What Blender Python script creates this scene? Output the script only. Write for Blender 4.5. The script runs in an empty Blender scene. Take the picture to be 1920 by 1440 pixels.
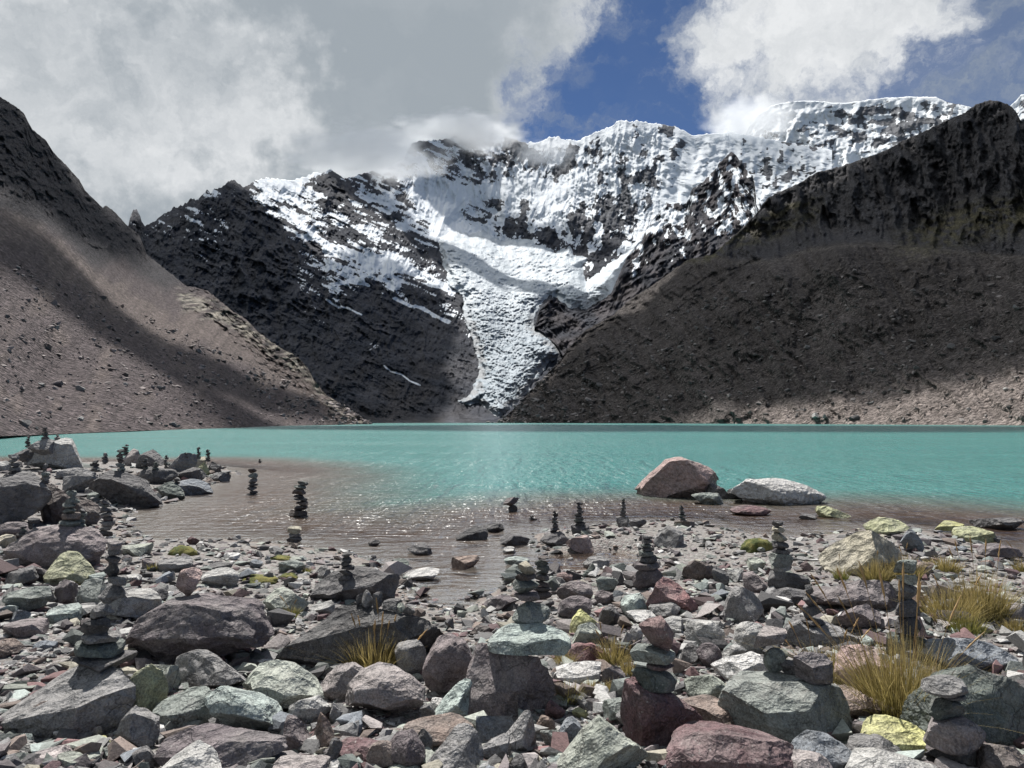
import bpy, bmesh, math, random
import numpy as np
from mathutils import Vector, Matrix

# ------------------------------------------------------------------ camera, light, exposure
SC = bpy.context.scene
COL = SC.collection
F, CX, CY, HOR = 1330.0, 960.0, 720.0, 790.0      # lens in photo pixels, horizon row
CAMZ = 2.2
PITCH = math.atan((HOR - CY) / F)
cam_d = bpy.data.cameras.new("camera"); cam_d.sensor_width = 36.0
cam_d.lens = 36.0 * F / 1920.0; cam_d.clip_start = 0.1; cam_d.clip_end = 60000
cam = bpy.data.objects.new("camera", cam_d); COL.objects.link(cam)
cam.location = (0, 0, CAMZ); cam.rotation_euler = (math.pi / 2 + PITCH, 0, 0)
SC.camera = cam
SC.view_settings.view_transform = 'Standard'; SC.view_settings.look = 'None'
SC.view_settings.exposure = 0.55; SC.view_settings.gamma = 1.0
SC.view_settings.use_curve_mapping = False
SC.cycles.max_bounces = 6; SC.cycles.diffuse_bounces = 2; SC.cycles.glossy_bounces = 2
SC.cycles.transparent_max_bounces = 12; SC.cycles.volume_bounces = 4
SC.cycles.use_adaptive_sampling = True; SC.cycles.adaptive_threshold = 0.025
SC.cycles.sample_clamp_direct = 4.0; SC.cycles.sample_clamp_indirect = 4.0
SC.cycles.caustics_reflective = False; SC.cycles.caustics_refractive = False

SUN_AZ = math.radians(-20.0)     # from straight ahead, negative = towards the left
SUN_EL = math.radians(60.0)
SUN = Vector((math.sin(SUN_AZ) * math.cos(SUN_EL), math.cos(SUN_AZ) * math.cos(SUN_EL), math.sin(SUN_EL)))
sun_d = bpy.data.lights.new("sun", 'SUN'); sun_d.energy = 5.0; sun_d.angle = math.radians(0.5)
sun_d.color = (1.0, 0.965, 0.91)
sun = bpy.data.objects.new("sun", sun_d); COL.objects.link(sun)
sun.rotation_euler = SUN.to_track_quat('Z', 'Y').to_euler(); sun.location = (0, 0, 50)


def ray(px, py):
    """direction in the world through a photo pixel (numpy friendly), scaled to horizontal length 1"""
    a = (np.asarray(px, float) - CX) / F
    b = -(np.asarray(py, float) - CY) / F
    c, s = math.cos(PITCH), math.sin(PITCH)
    x = a; y = c - b * s; z = s + b * c
    h = np.sqrt(x * x + y * y)
    return x / h, y / h, z / h


def unproject(px, py, r):
    x, y, z = ray(px, py)
    return np.stack([x * r, y * r, CAMZ + z * r], -1)


class NT:
    """small helper to write node trees"""
    def __init__(self, tree):
        self.t = tree; self.t.nodes.clear()
    def n(self, typ, props=None, **ins):
        nd = self.t.nodes.new(typ)
        for k, v in (props or {}).items(): setattr(nd, k, v)
        for k, v in ins.items():
            self.put(nd, k.replace('_', ' ') if k.replace('_', ' ') in nd.inputs else k, v)
        return nd
    def put(self, nd, key, v):
        if isinstance(key, str) and key.startswith('i') and key[1:].isdigit(): key = int(key[1:])
        sock = nd.inputs[key]
        if hasattr(v, 'bl_idname') and hasattr(v, 'outputs'): v = v.outputs[0]
        if isinstance(v, bpy.types.NodeSocket): self.t.links.new(v, sock)
        else: sock.default_value = v
    def m(self, op, a, b=0.0, c=None, clamp=False):
        kw = dict(i0=a, i1=b)
        if c is not None: kw['i2'] = c
        return self.n('ShaderNodeMath', dict(operation=op, use_clamp=clamp), **kw).outputs[0]
    def vm(self, op, a, b=(0, 0, 0), out=0):
        return self.n('ShaderNodeVectorMath', dict(operation=op), i0=a, i1=b).outputs[out]
    def scale(self, a, s):
        nd = self.n('ShaderNodeVectorMath', dict(operation='SCALE'), i0=a)
        self.put(nd, 'Scale', s); return nd.outputs[0]
    def ramp(self, v, lo, hi, a=0.0, b=1.0, smooth=True):
        nd = self.n('ShaderNodeMapRange', dict(interpolation_type='SMOOTHSTEP' if smooth else 'LINEAR'))
        self.put(nd, 'Value', v); self.put(nd, 'From Min', lo); self.put(nd, 'From Max', hi)
        self.put(nd, 'To Min', a); self.put(nd, 'To Max', b); return nd.outputs[0]
    def mix(self, f, a, b, mode='MIX'):
        nd = self.n('ShaderNodeMix', dict(data_type='RGBA', blend_type=mode))
        self.put(nd, 0, f); self.put(nd, 6, a); self.put(nd, 7, b); return nd.outputs[2]
    def noise(self, vec, scale, detail=4.0, rough=0.55, dist=0.0, out=0):
        nd = self.n('ShaderNodeTexNoise', Scale=scale, Detail=detail, Roughness=rough, Distortion=dist)
        self.put(nd, 'Vector', vec); return nd.outputs[out]


def rgb(r, g, b): return (r, g, b, 1.0)


# ------------------------------------------------------------------ sky: blue with a grey cloud bank and a white cloud
def dirpx(px, py):
    x, y, z = ray(px, py); v = Vector((float(x), float(y), float(z))); return v.normalized()

world = bpy.data.worlds.new("World"); SC.world = world; world.use_nodes = True
world.cycles.sampling_method = 'MANUAL'; world.cycles.sample_map_resolution = 512
w = NT(world.node_tree)
sky = w.n('ShaderNodeTexSky', dict(sky_type='NISHITA', sun_disc=False, sun_elevation=SUN_EL,
          sun_rotation=SUN_AZ, altitude=4700.0, air_density=1.0, dust_density=0.3, ozone_density=2.0))
D0 = w.n('ShaderNodeTexCoord').outputs['Generated']
n1 = w.noise(D0, 3.2, 5, 0.6, 0.0, 1)
n2 = w.noise(D0, 9.0, 6, 0.64, 0.0, 1)
dd = w.vm('ADD', D0, w.scale(w.vm('SUBTRACT', n1, (0.5, 0.5, 0.5)), 0.22))
dd = w.vm('ADD', dd, w.scale(w.vm('SUBTRACT', n2, (0.5, 0.5, 0.5)), 0.17))
NL = dirpx(1120, 20).cross(dirpx(1010, 270)).normalized()
if NL.x > 0: NL = -NL
bank = w.vm('DOT_PRODUCT', dd, tuple(NL), 1)
tex = w.noise(dd, 5.5, 6, 0.62)
tex0 = w.m('SUBTRACT', tex, 0.5)
bank_m = w.ramp(w.m('ADD', bank, w.m('MULTIPLY', tex0, 0.18)), -0.005, 0.06)
def blob(px, py, deg_in, deg_out):
    return w.ramp(w.vm('DOT_PRODUCT', w.vm('NORMALIZE', dd), tuple(dirpx(px, py)), 1),
                  math.cos(math.radians(deg_out)), math.cos(math.radians(deg_in)), smooth=False)
white_s = w.m('MAXIMUM', w.m('MAXIMUM', blob(1570, 40, 2.0, 11.0), blob(1490, 190, 0.5, 7.0)), w.m('MULTIPLY', blob(1390, 60, 0.5, 8.0), 0.66))
white_s = w.m('MAXIMUM', white_s, blob(1640, -80, 3, 10))
white_s = w.m('MAXIMUM', white_s, w.m('MULTIPLY', blob(1770, 70, 0.5, 9), 0.52))
white_m = w.ramp(w.m('ADD', white_s, w.m('MULTIPLY', tex0, 2.3)), 0.26, 1.0)
wis = w.noise(w.vm('MULTIPLY', dd, (3.0, 3.0, 8.0)), 2.2, 5, 0.62)
wis_m = w.ramp(wis, 0.47, 0.75, 0.03, 0.52)
east = w.ramp(w.vm('DOT_PRODUCT', dd, tuple(dirpx(1900, 60)), 1), math.cos(math.radians(22)), math.cos(math.radians(6)), 0.0, 0.24)
wis_m = w.m('ADD', wis_m, east)
wis_m = w.m('MULTIPLY', wis_m, w.ramp(w.vm('DOT_PRODUCT', dd, tuple(dirpx(1170, 140)), 1), math.cos(math.radians(11)), math.cos(math.radians(4)), 1.0, 0.5))
cover = w.m('MAXIMUM', w.m('MAXIMUM', bank_m, white_m), wis_m, clamp=True)
tone = w.noise(dd, 2.6, 5, 0.58)
fine = w.noise(dd, 8.0, 5, 0.62)
glow = w.ramp(w.vm('DOT_PRODUCT', dd, tuple(dirpx(60, 210)), 1), math.cos(math.radians(19)), math.cos(math.radians(6)))
edge = w.m('MULTIPLY', w.ramp(bank, 0.0, 0.085, 1.0, 0.0), 0.72)
t = w.m('ADD', w.m('MULTIPLY', glow, 0.55), w.m('MULTIPLY', w.m('SUBTRACT', tone, 0.5), 0.55))
t = w.m('ADD', t, w.m('MULTIPLY', w.m('MULTIPLY', w.m('SUBTRACT', fine, 0.5), 1.7), w.m('ADD', w.m('ADD', glow, white_m), 0.10)))
t = w.m('ADD', t, w.m('MULTIPLY', edge, bank_m))
t = w.m('ADD', t, w.m('MULTIPLY', white_m, w.ramp(bank, -0.12, -0.02, 0.80, 0.0)), clamp=True)
STR = 0.10
def sc(c): return rgb(*[v / STR for v in c])
cloud_c = w.mix(t, sc((0.242, 0.272, 0.300)), sc((0.56, 0.572, 0.583)))
skyc = w.mix(1.0, sky, rgb(0.45, 0.52, 0.61), 'MULTIPLY')
fin = w.mix(cover, skyc, cloud_c)
bg = w.n('ShaderNodeBackground', Color=fin, Strength=STR)
w.n('ShaderNodeOutputWorld', Surface=bg)

# ------------------------------------------------------------------ numpy helpers
_rs = np.random.RandomState(7)
_perm = _rs.permutation(256); _perm = np.concatenate([_perm, _perm, _perm])
_grad = _rs.normal(size=(256, 3)); _grad /= np.linalg.norm(_grad, axis=1)[:, None]
_grad = _grad.astype(np.float32)


def pnoise(x, y, z):
    x, y, z = [np.asarray(v, np.float32) for v in np.broadcast_arrays(x, y, z)]
    xi, yi, zi = np.floor(x).astype(np.int32), np.floor(y).astype(np.int32), np.floor(z).astype(np.int32)
    xf, yf, zf = x - xi, y - yi, z - zi
    u = xf * xf * xf * (xf * (xf * 6 - 15) + 10); v = yf * yf * yf * (yf * (yf * 6 - 15) + 10)
    ww = zf * zf * zf * (zf * (zf * 6 - 15) + 10)
    xi &= 255; yi &= 255; zi &= 255
    def g(dx, dy, dz):
        h = _perm[_perm[_perm[xi + dx] + yi + dy] + zi + dz]
        gr = _grad[h]
        return gr[..., 0] * (xf - dx) + gr[..., 1] * (yf - dy) + gr[..., 2] * (zf - dz)
    a = g(0, 0, 0); b = g(1, 0, 0); a = a + u * (b - a)
    c = g(0, 1, 0); d = g(1, 1, 0); c = c + u * (d - c)
    e = g(0, 0, 1); f = g(1, 0, 1); e = e + u * (f - e)
    h = g(0, 1, 1); i = g(1, 1, 1); h = h + u * (i - h)
    a = a + v * (c - a); e = e + v * (h - e)
    return (a + ww * (e - a)) * 1.5


def fbm(x, y, z, octv=5, gain=0.5, lac=2.03):
    s = 0; a = 1.0; t = 0
    for k in range(octv):
        s = s + a * pnoise(x + 17.3 * k, y + 5.1 * k, z - 9.7 * k); t += a
        x = x * lac; y = y * lac; z = z * lac; a *= gain
    return s / t


def ridged(x, y, z, octv=5, gain=0.5, lac=2.03):
    s = 0; a = 1.0; t = 0; wgt = 1.0
    for k in range(octv):
        n = 1.0 - np.abs(pnoise(x + 11.3 * k, y + 3.7 * k, z + 8.1 * k)) * 1.6
        n = np.clip(n, 0, 1) ** 2
        s = s + a * n * wgt; t += a; wgt = np.clip(n * 1.6, 0, 1)
        x = x * lac; y = y * lac; z = z * lac; a *= gain
    return s / t


def smooth(a, b, x):
    t = np.clip((x - a) / (b - a), 0, 1); return t * t * (3 - 2 * t)


def rank01(a):
    f = a.ravel(); o = np.argsort(f, kind='stable'); r = np.empty(len(f)); r[o] = np.linspace(0, 1, len(f))
    return r.reshape(a.shape)


class RBF:
    """smooth surface through scattered control values (x, y, value)"""
    def __init__(self, pts, s=500.0):
        p = np.array(pts, float); self.c = p[:, :2] / s; self.s = s; n = len(p)
        A = np.zeros((n + 3, n + 3)); A[:n, :n] = self.k(self.c[:, None, :], self.c[None, :, :])
        A[:n, n] = 1; A[:n, n + 1:] = self.c; A[n, :n] = 1; A[n + 1:, :n] = self.c.T
        A[:n, :n] += np.eye(n) * 1e-3
        b = np.zeros(n + 3); b[:n] = p[:, 2]; self.w = np.linalg.solve(A, b)
    def k(self, a, b): return np.sqrt(((a - b) ** 2).sum(-1) + 0.002)
    def __call__(self, x, y):
        sh = np.broadcast(x, y).shape
        q = np.stack(np.broadcast_arrays(x, y), -1).reshape(-1, 2) / self.s
        n = len(self.c); out = self.w[n] + q @ self.w[n + 1:]
        for i in range(n): out = out + self.w[i] * self.k(q, self.c[i])
        return out.reshape(sh)


def in_poly(px, py, poly):
    poly = np.array(poly, float); ins = np.zeros(np.shape(px), bool); j = len(poly) - 1
    for i in range(len(poly)):
        xi, yi = poly[i]; xj, yj = poly[j]
        cnd = ((yi > py) != (yj > py)) & (px < (xj - xi) * (py - yi) / (yj - yi + 1e-12) + xi)
        ins ^= cnd; j = i
    return ins


def poly_sd(px, py, poly):
    """signed distance to a closed polygon, positive inside"""
    poly = np.array(poly, float); d = np.full(np.shape(px), 1e18)
    for i in range(len(poly)):
        a = poly[i - 1]; b = poly[i]; e = b - a; L = (e * e).sum() + 1e-12
        t = np.clip(((px - a[0]) * e[0] + (py - a[1]) * e[1]) / L, 0, 1)
        d = np.minimum(d, (px - a[0] - t * e[0]) ** 2 + (py - a[1] - t * e[1]) ** 2)
    d = np.sqrt(d); return np.where(in_poly(px, py, poly), d, -d)


def mesh_np(name, co, faces, smooth_shade=True, fattr=None, cattr=None):
    me = bpy.data.meshes.new(name); co = np.asarray(co, np.float32).reshape(-1, 3)
    faces = np.asarray(faces, np.int32); nf, k = faces.shape
    me.vertices.add(len(co)); me.vertices.foreach_set('co', co.ravel())
    me.loops.add(nf * k); me.loops.foreach_set('vertex_index', faces.ravel())
    me.polygons.add(nf); me.polygons.foreach_set('loop_start', np.arange(0, nf * k, k, dtype=np.int32))
    me.polygons.foreach_set('use_smooth', np.full(nf, bool(smooth_shade)))
    me.update(calc_edges=True)
    for nm, a in (fattr or {}).items():
        me.attributes.new(nm, 'FLOAT', 'POINT').data.foreach_set('value', np.asarray(a, np.float32).ravel())
    for nm, a in (cattr or {}).items():
        a = np.asarray(a, np.float32).reshape(-1, 3); a = np.concatenate([a, np.ones((len(a), 1), np.float32)], 1)
        me.attributes.new(nm, 'FLOAT_COLOR', 'POINT').data.foreach_set('color', a.ravel())
    return me


def grid_faces(nu, nv, keep=None):
    i, j = np.meshgrid(np.arange(nu - 1), np.arange(nv - 1), indexing='ij')
    a = i * nv + j
    f = np.stack([a, a + nv, a + nv + 1, a + 1], -1).reshape(-1, 4)
    if keep is not None: f = f[keep.ravel()[f].all(1)]
    return f


def link(name, me, mat=None, parent=None):
    o = bpy.data.objects.new(name, me); COL.objects.link(o)
    if mat is not None and me is not None and not me.materials: me.materials.append(mat)
    if parent is not None: o.parent = parent
    return o


def tag(o, label=None, cat=None, group=None, kind=None):
    if label: o['label'] = label
    if cat: o['category'] = cat
    if group: o['group'] = group
    if kind: o['kind'] = kind
    return o


def material(name):
    m = bpy.data.materials.new(name); m.use_nodes = True; return m, NT(m.node_tree)


def attr(t, nm, out='Fac'):
    return t.n('ShaderNodeAttribute', dict(attribute_name=nm)).outputs[out]
# ------------------------------------------------------------------ shore, ground and lake
SHORE_PX = [(-900, 872), (-500, 869), (-100, 867), (60, 868), (200, 872), (330, 868), (415, 876), (440, 886), (400, 902),
            (352, 920), (312, 944), (238, 957), (222, 985), (232, 1006), (300, 1013), (420, 1011), (560, 1024), (640, 1036),
            (700, 1056), (742, 1086), (757, 1118), (800, 1138), (870, 1136), (930, 1108), (985, 1078), (1045, 1066),
            (1062, 1046), (1015, 1024), (1004, 1003), (1050, 993), (1130, 986), (1200, 979), (1270, 976), (1330, 986),
            (1400, 1000), (1480, 1008), (1560, 1000), (1640, 990), (1700, 987), (1800, 1010), (1860, 1030), (1930, 1058),
            (2100, 1110), (2500, 1190), (3600, 1330)]
def at_z(px, py, z=0.0):
    x, y, zz = ray(px, py); r = (z - CAMZ) / zz; return np.stack([x * r, y * r], -1)
_sh = [tuple(at_z(a, b)) for a, b in SHORE_PX]
LAND = _sh + [(60, 3), (60, -30), (-140, -30), (-140, _sh[0][1])]
POOL = [tuple(at_z(a, b)) for a, b in [(1040, 1046), (1090, 1040), (1150, 1032), (1200, 1040), (1190, 1060), (1130, 1076), (1070, 1070), (1030, 1064)]]

def ground_z(x, y):
    x = np.asarray(x, float); y = np.asarray(y, float)
    sd = poly_sd(x, y, LAND)
    sd = sd + 0.35 * fbm(x * 0.7, y * 0.7, 3.3, 4) * np.clip(np.abs(sd) + .3, 0, 1)
    land = 0.58 * (1 - np.exp(-np.clip(sd, 0, None) / 4.2)) + 0.07 * fbm(x * 0.45, y * 0.45, 1.0, 4) * np.clip(sd, 0, 1)
    wet = -(0.085 * -sd + 0.009 * sd * sd)
    z = np.where(sd > 0, land, np.maximum(wet, -7.0))
    pool = poly_sd(x, y, POOL)
    z = z - 0.30 * smooth(-0.35, 0.35, pool)
    z = z + 0.016 * fbm(x * 3.1, y * 3.1, 0.0, 4) * np.clip(60 / (np.hypot(x, y) + 1), 0, 1)
    return z

NU, NVR = 260, 360
az = np.radians(np.linspace(-64, 64, NU)); rr = np.concatenate([np.geomspace(1.2, 45, 300), np.geomspace(46, 1500, 60)])
A2, R2 = np.meshgrid(az, rr, indexing='ij')
gx, gy = np.sin(A2) * R2, np.cos(A2) * R2
gz = ground_z(gx, gy)
ground_me = mesh_np('ground', np.stack([gx, gy, gz], -1), grid_faces(NU, NVR)[:, ::-1])

m_ground, t = material('gravel_ground')
P = t.n('ShaderNodeTexCoord').outputs['Object']
vor = t.n('ShaderNodeTexVoronoi', dict(feature='F1'), Scale=26.0, Randomness=1.0); t.put(vor, 'Vector', t.vm('ADD', P, t.scale(t.noise(P, 14, 3, .6, 0, 1), 0.05)))
vor2 = t.n('ShaderNodeTexVoronoi', dict(feature='F1'), Scale=75.0); t.put(vor2, 'Vector', P)
big = t.noise(P, 0.9, 3, 0.6)
hue = t.n('ShaderNodeSeparateColor', Color=vor.outputs['Color'])
c = t.mix(t.ramp(hue.outputs[0], 0.0, 1.0), rgb(0.15, 0.138, 0.136), rgb(0.40, 0.385, 0.37))
c = t.mix(t.m('MULTIPLY', t.ramp(hue.outputs[1], .62, .95), 0.7), c, rgb(0.21, 0.15, 0.145))
c = t.mix(t.m('MULTIPLY', t.ramp(hue.outputs[2], .72, .98), 0.6), c, rgb(0.25, 0.28, 0.235))
c = t.mix(t.ramp(vor2.outputs['Distance'], 0.2, 0.75, 0.0, 0.45), c, rgb(0.07, 0.062, 0.058))
c = t.mix(t.ramp(big, 0.35, 0.7, 0.0, 0.35), c, rgb(0.15, 0.13, 0.12))
# under water the bed is covered with reddish-brown silt
Pz = t.n('ShaderNodeSeparateXYZ', Vector=P).outputs[2]
wetf = t.ramp(Pz, 0.05, -0.03)
c = t.mix(t.m('MULTIPLY', wetf, 0.8), c, t.mix(t.noise(P, 2.5, 5, .6), rgb(0.08, 0.048, 0.034), rgb(0.18, 0.118, 0.088)))
h = t.m('ADD', t.m('MULTIPLY', t.m('SUBTRACT', 1.0, vor.outputs['Distance']), 0.028), t.m('MULTIPLY', t.m('SUBTRACT', 1.0, vor2.outputs['Distance']), 0.008))
bmp = t.n('ShaderNodeBump', Strength=0.9, Distance=1.0, Height=h)
b = t.n('ShaderNodeBsdfPrincipled', Base_Color=c, Roughness=t.ramp(wetf, 0, 1, 0.92, 0.6), Normal=bmp)
t.n('ShaderNodeOutputMaterial', Surface=b)
ground = link('ground', ground_me, m_ground)
tag(ground, 'grey pebbly lakeshore ground running down under the water', 'ground', kind='structure')

# lake: one sheet, its depth is stored on the mesh so that shallow water is clear and deep water milky
NWU, NWR = 210, 220
azw = np.radians(np.linspace(-66, 66, NWU)); rw = np.concatenate([np.geomspace(5.5, 60, 165), np.geomspace(62, 1700, 55)])
A2, R2 = np.meshgrid(azw, rw, indexing='ij')
wx, wy = np.sin(A2) * R2, np.cos(A2) * R2
depth = np.clip(-ground_z(wx, wy), 0, 10)
lake_me = mesh_np('lake', np.stack([wx, wy, np.zeros_like(wx)], -1), grid_faces(NWU, NWR)[:, ::-1], fattr={'depth': depth})
m_lake, t = material('lake_water')
P = t.n('ShaderNodeTexCoord').outputs['Object']
dep = attr(t, 'depth')
warp = t.vm('ADD', P, t.scale(t.noise(P, 0.7, 2, .5, 0, 1), 0.35))
rip1 = t.noise(t.vm('MULTIPLY', warp, (1.0, 2.3, 1.0)), 1.7, 2, 0.55)
rip2 = t.noise(t.vm('MULTIPLY', warp, (1.0, 2.0, 1.0)), 6.5, 2, 0.6)
rip3 = t.noise(t.vm('MULTIPLY', warp, (2.4, 0.42, 1.0)), 0.9, 3, 0.6)
gust = t.ramp(t.noise(t.vm('MULTIPLY', P, (0.5, 1.6, 1.0)), 0.06, 3, .5), 0.35, 0.65, 0.65, 1.15)
calm = t.ramp(dep, 0.02, 0.35, 0.55, 1.0)
hh = t.m('ADD', t.m('ADD', t.m('MULTIPLY', rip1, 0.15), t.m('MULTIPLY', rip2, 0.030)), t.m('MULTIPLY', rip3, 0.17))
bmp = t.n('ShaderNodeBump', Strength=1.0, Distance=1.0, Height=t.m('MULTIPLY', t.m('MULTIPLY', hh, calm), gust))
teal = t.mix(t.noise(t.vm('MULTIPLY', P, (0.4, 1.0, 1.0)), 0.05, 3, .5), rgb(0.040, 0.185, 0.172), rgb(0.082, 0.285, 0.266))
dep2 = t.m('ADD', dep, t.m('MULTIPLY', t.m('SUBTRACT', t.noise(P, 0.25, 4, .6), .5), 0.5))
silt = t.mix(t.ramp(dep2, 0.10, 1.55), rgb(0.14, 0.088, 0.064), teal)
rip4 = t.noise(t.vm('MULTIPLY', warp, (0.9, 0.085, 1.0)), 0.8, 3, 0.6)
hh2 = t.m('ADD', t.m('ADD', t.m('MULTIPLY', rip1, 0.40), t.m('MULTIPLY', rip3, 0.85)), t.m('ADD', t.m('MULTIPLY', rip4, 1.5), t.m('MULTIPLY', rip2, 0.05)))
bmp2 = t.n('ShaderNodeBump', Strength=1.0, Distance=1.0, Height=t.m('MULTIPLY', t.m('MULTIPLY', hh2, calm), gust))
bmp3 = t.n('ShaderNodeBump', Strength=0.75, Distance=1.0, Height=t.m('MULTIPLY', t.m('MULTIPLY', hh2, calm), gust))
mud = t.n('ShaderNodeBsdfDiffuse', Color=silt, Normal=bmp3)
clear = t.n('ShaderNodeBsdfTransparent', Color=rgb(0.93, 0.96, 0.95))
opac = t.m('SUBTRACT', 1.0, t.m('EXPONENT', t.m('MULTIPLY', dep, -3.2)))
body = t.n('ShaderNodeMixShader', Fac=opac, i1=clear, i2=mud)
gl = t.n('ShaderNodeBsdfGlossy', Color=rgb(1, 1, 1), Roughness=0.14, Normal=bmp)
fr = t.n('ShaderNodeFresnel', IOR=1.33, Normal=bmp2)
surf = t.n('ShaderNodeMixShader', Fac=t.m('MULTIPLY', fr, 0.50), i1=body, i2=gl)
t.n('ShaderNodeOutputMaterial', Surface=surf)
lake = link('lake', lake_me, m_lake)
tag(lake, 'turquoise glacial lake with rippled surface and brown shallows', 'lake', kind='structure')

# ------------------------------------------------------------------ mountains
def poly_y(pts):
    p = np.array(pts, float); return lambda x: np.interp(x, p[:, 0], p[:, 1])

def mountain_material(name, fine, snow_c=(0.70, 0.735, 0.775), bump=1.0, stones=0.0, grit=0.5):
    m, t = material(name)
    P = t.n('ShaderNodeTexCoord').outputs['Object']
    base = attr(t, 'rock', 'Color'); snow = attr(t, 'snow')
    a = t.noise(P, fine, 6, 0.68); b_ = t.noise(t.vm('MULTIPLY', P, (1, 1, 0.3)), fine * 3.1, 5, 0.7)
    k = t.m('ADD', t.ramp(a, 0.25, 0.75, 1 - grit, 1 + grit, False), t.ramp(b_, 0.25, 0.75, -grit * .6, grit * .6, False))  # tone follows the bumps: crevice shade put into the colour beside real streaks
    c = t.scale(base, k)
    hgt = t.m('ADD', t.m('MULTIPLY', a, 0.5 / fine), t.m('MULTIPLY', b_, 0.25 / fine))
    if stones > 0:
        v = t.n('ShaderNodeTexVoronoi', dict(feature='F1'), Scale=stones); t.put(v, 'Vector', P)
        s = t.n('ShaderNodeSeparateColor', Color=v.outputs['Color'])
        sm = t.m('MULTIPLY', t.ramp(s.outputs[0], 0.72, 0.9), t.ramp(v.outputs['Distance'], 0.42, 0.25))
        c = t.mix(t.m('MULTIPLY', sm, 0.55), c, t.scale(base, t.ramp(s.outputs[1], 0, 1, 1.3, 2.6)))
        dm = t.m('MULTIPLY', t.ramp(s.outputs[2], 0.75, 0.9), t.ramp(v.outputs['Distance'], 0.45, 0.25))
        c = t.mix(t.m('MULTIPLY', dm, 0.6), c, t.scale(base, 0.4))
        hgt = t.m('ADD', hgt, t.m('MULTIPLY', sm, 0.5 / stones))
        v2 = t.n('ShaderNodeTexVoronoi', dict(feature='F1'), Scale=stones * 2.6); t.put(v2, 'Vector', P)
        s2 = t.n('ShaderNodeSeparateColor', Color=v2.outputs['Color'])
        c = t.scale(c, t.ramp(s2.outputs[0], 0, 1, .55, 1.5, False))
        hgt = t.m('ADD', hgt, t.m('MULTIPLY', v2.outputs['Distance'], -0.5 / stones))
    sn = t.ramp(t.m('ADD', snow, t.m('MULTIPLY', t.m('SUBTRACT', b_, 0.5), 0.5)), 0.38, 0.62)
    c = t.mix(sn, c, rgb(*snow_c))
    bmp = t.n('ShaderNodeBump', Strength=t.ramp(sn, 0, 1, 0.9 * bump, 0.35 * bump), Distance=1.0, Height=hgt)
    bs = t.n('ShaderNodeBsdfPrincipled', Base_Color=c, Roughness=0.95, Normal=bmp)
    bs.inputs['Specular IOR Level'].default_value = 0.15
    t.n('ShaderNodeOutputMaterial', Surface=bs)
    return m

def relief(xs, crest, base, D, nv, disp, jag=(0, 20), back=6, power=1.0):
    """mountain side as a grid of columns from its foot to its crest, then down the far side"""
    xs = np.asarray(xs, float)
    cy = crest(xs) - jag[0] * np.abs(fbm(xs / jag[1], 3.1, 0.7, 4)) * 2 + jag[0] * 0.5
    by = base(xs)
    v = np.linspace(0, 1, nv) ** power
    PX = np.repeat(xs[:, None], nv, 1); PY = by[:, None] + (cy - by)[:, None] * v[None, :]
    r = np.exp(D(PX, PY))
    P0 = unproject(PX, PY, r)
    dr = disp(PX, PY, P0, r, v[None, :])
    P = unproject(PX, PY, r + dr)
    rc = (r + dr)[:, -1]; Pb = P[:, -1]
    rows = []
    hx, hy, hz = ray(xs, cy)
    drop = np.clip(Pb[:, 2], 5, None)
    for k in range(1, back + 1):
        q = k / back; step = drop * 0.9 * q
        rows.append(np.stack([Pb[:, 0] + hx * step, Pb[:, 1] + hy * step,
                              Pb[:, 2] - drop * 1.0 * q ** 1.15 - 0.004 * rc], -1)[:, None, :])
    full = np.concatenate([P] + rows, 1)
    return PX, PY, P0, P, full

def pad(a, back=6):
    return np.concatenate([a] + [a[:, -1:]] * back, 1)

def logd(pts): return RBF([(x, y, math.log(d)) for x, y, d in pts])

def lerp3(a, b, f): return a + (b - a) * f[..., None]

# --- scree slope on the left
A_CREST = [(-420, -110), (-300, -40), (-150, 70), (-60, 140), (0, 181), (27, 197), (44, 210), (60, 242), (87, 263), (99, 284), (117, 302),
           (147, 334), (160, 357), (193, 389), (199, 384), (215, 398), (238, 421), (261, 440), (275, 476), (303, 499), (339, 527),
           (348, 536), (367, 538), (390, 545), (413, 563), (435, 582), (458, 595), (481, 618), (504, 637), (532, 655), (559, 669),
           (580, 692), (587, 710), (610, 738), (651, 765), (697, 796)]
A_BASE = [(-420, 842), (-200, 828), (0, 818), (250, 808), (450, 802), (600, 799), (697, 797.5)]
DA = logd([(-420, 842, 62), (-200, 828, 82), (0, 818, 108), (250, 808, 172), (450, 802, 265), (600, 799, 400), (697, 797, 560),
           (0, 181, 650), (100, 284, 700), (200, 388, 780), (275, 476, 810), (350, 537, 780), (460, 596, 745), (560, 670, 690),
           (620, 745, 620), (0, 500, 340), (0, 650, 215), (150, 600, 350), (250, 650, 360), (400, 700, 430), (150, 480, 520), (300, 580, 600),
           (-420, -110, 600), (-420, 400, 260), (-200, 500, 270), (-200, 100, 600), (100, 700, 240), (500, 740, 480)])
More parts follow.
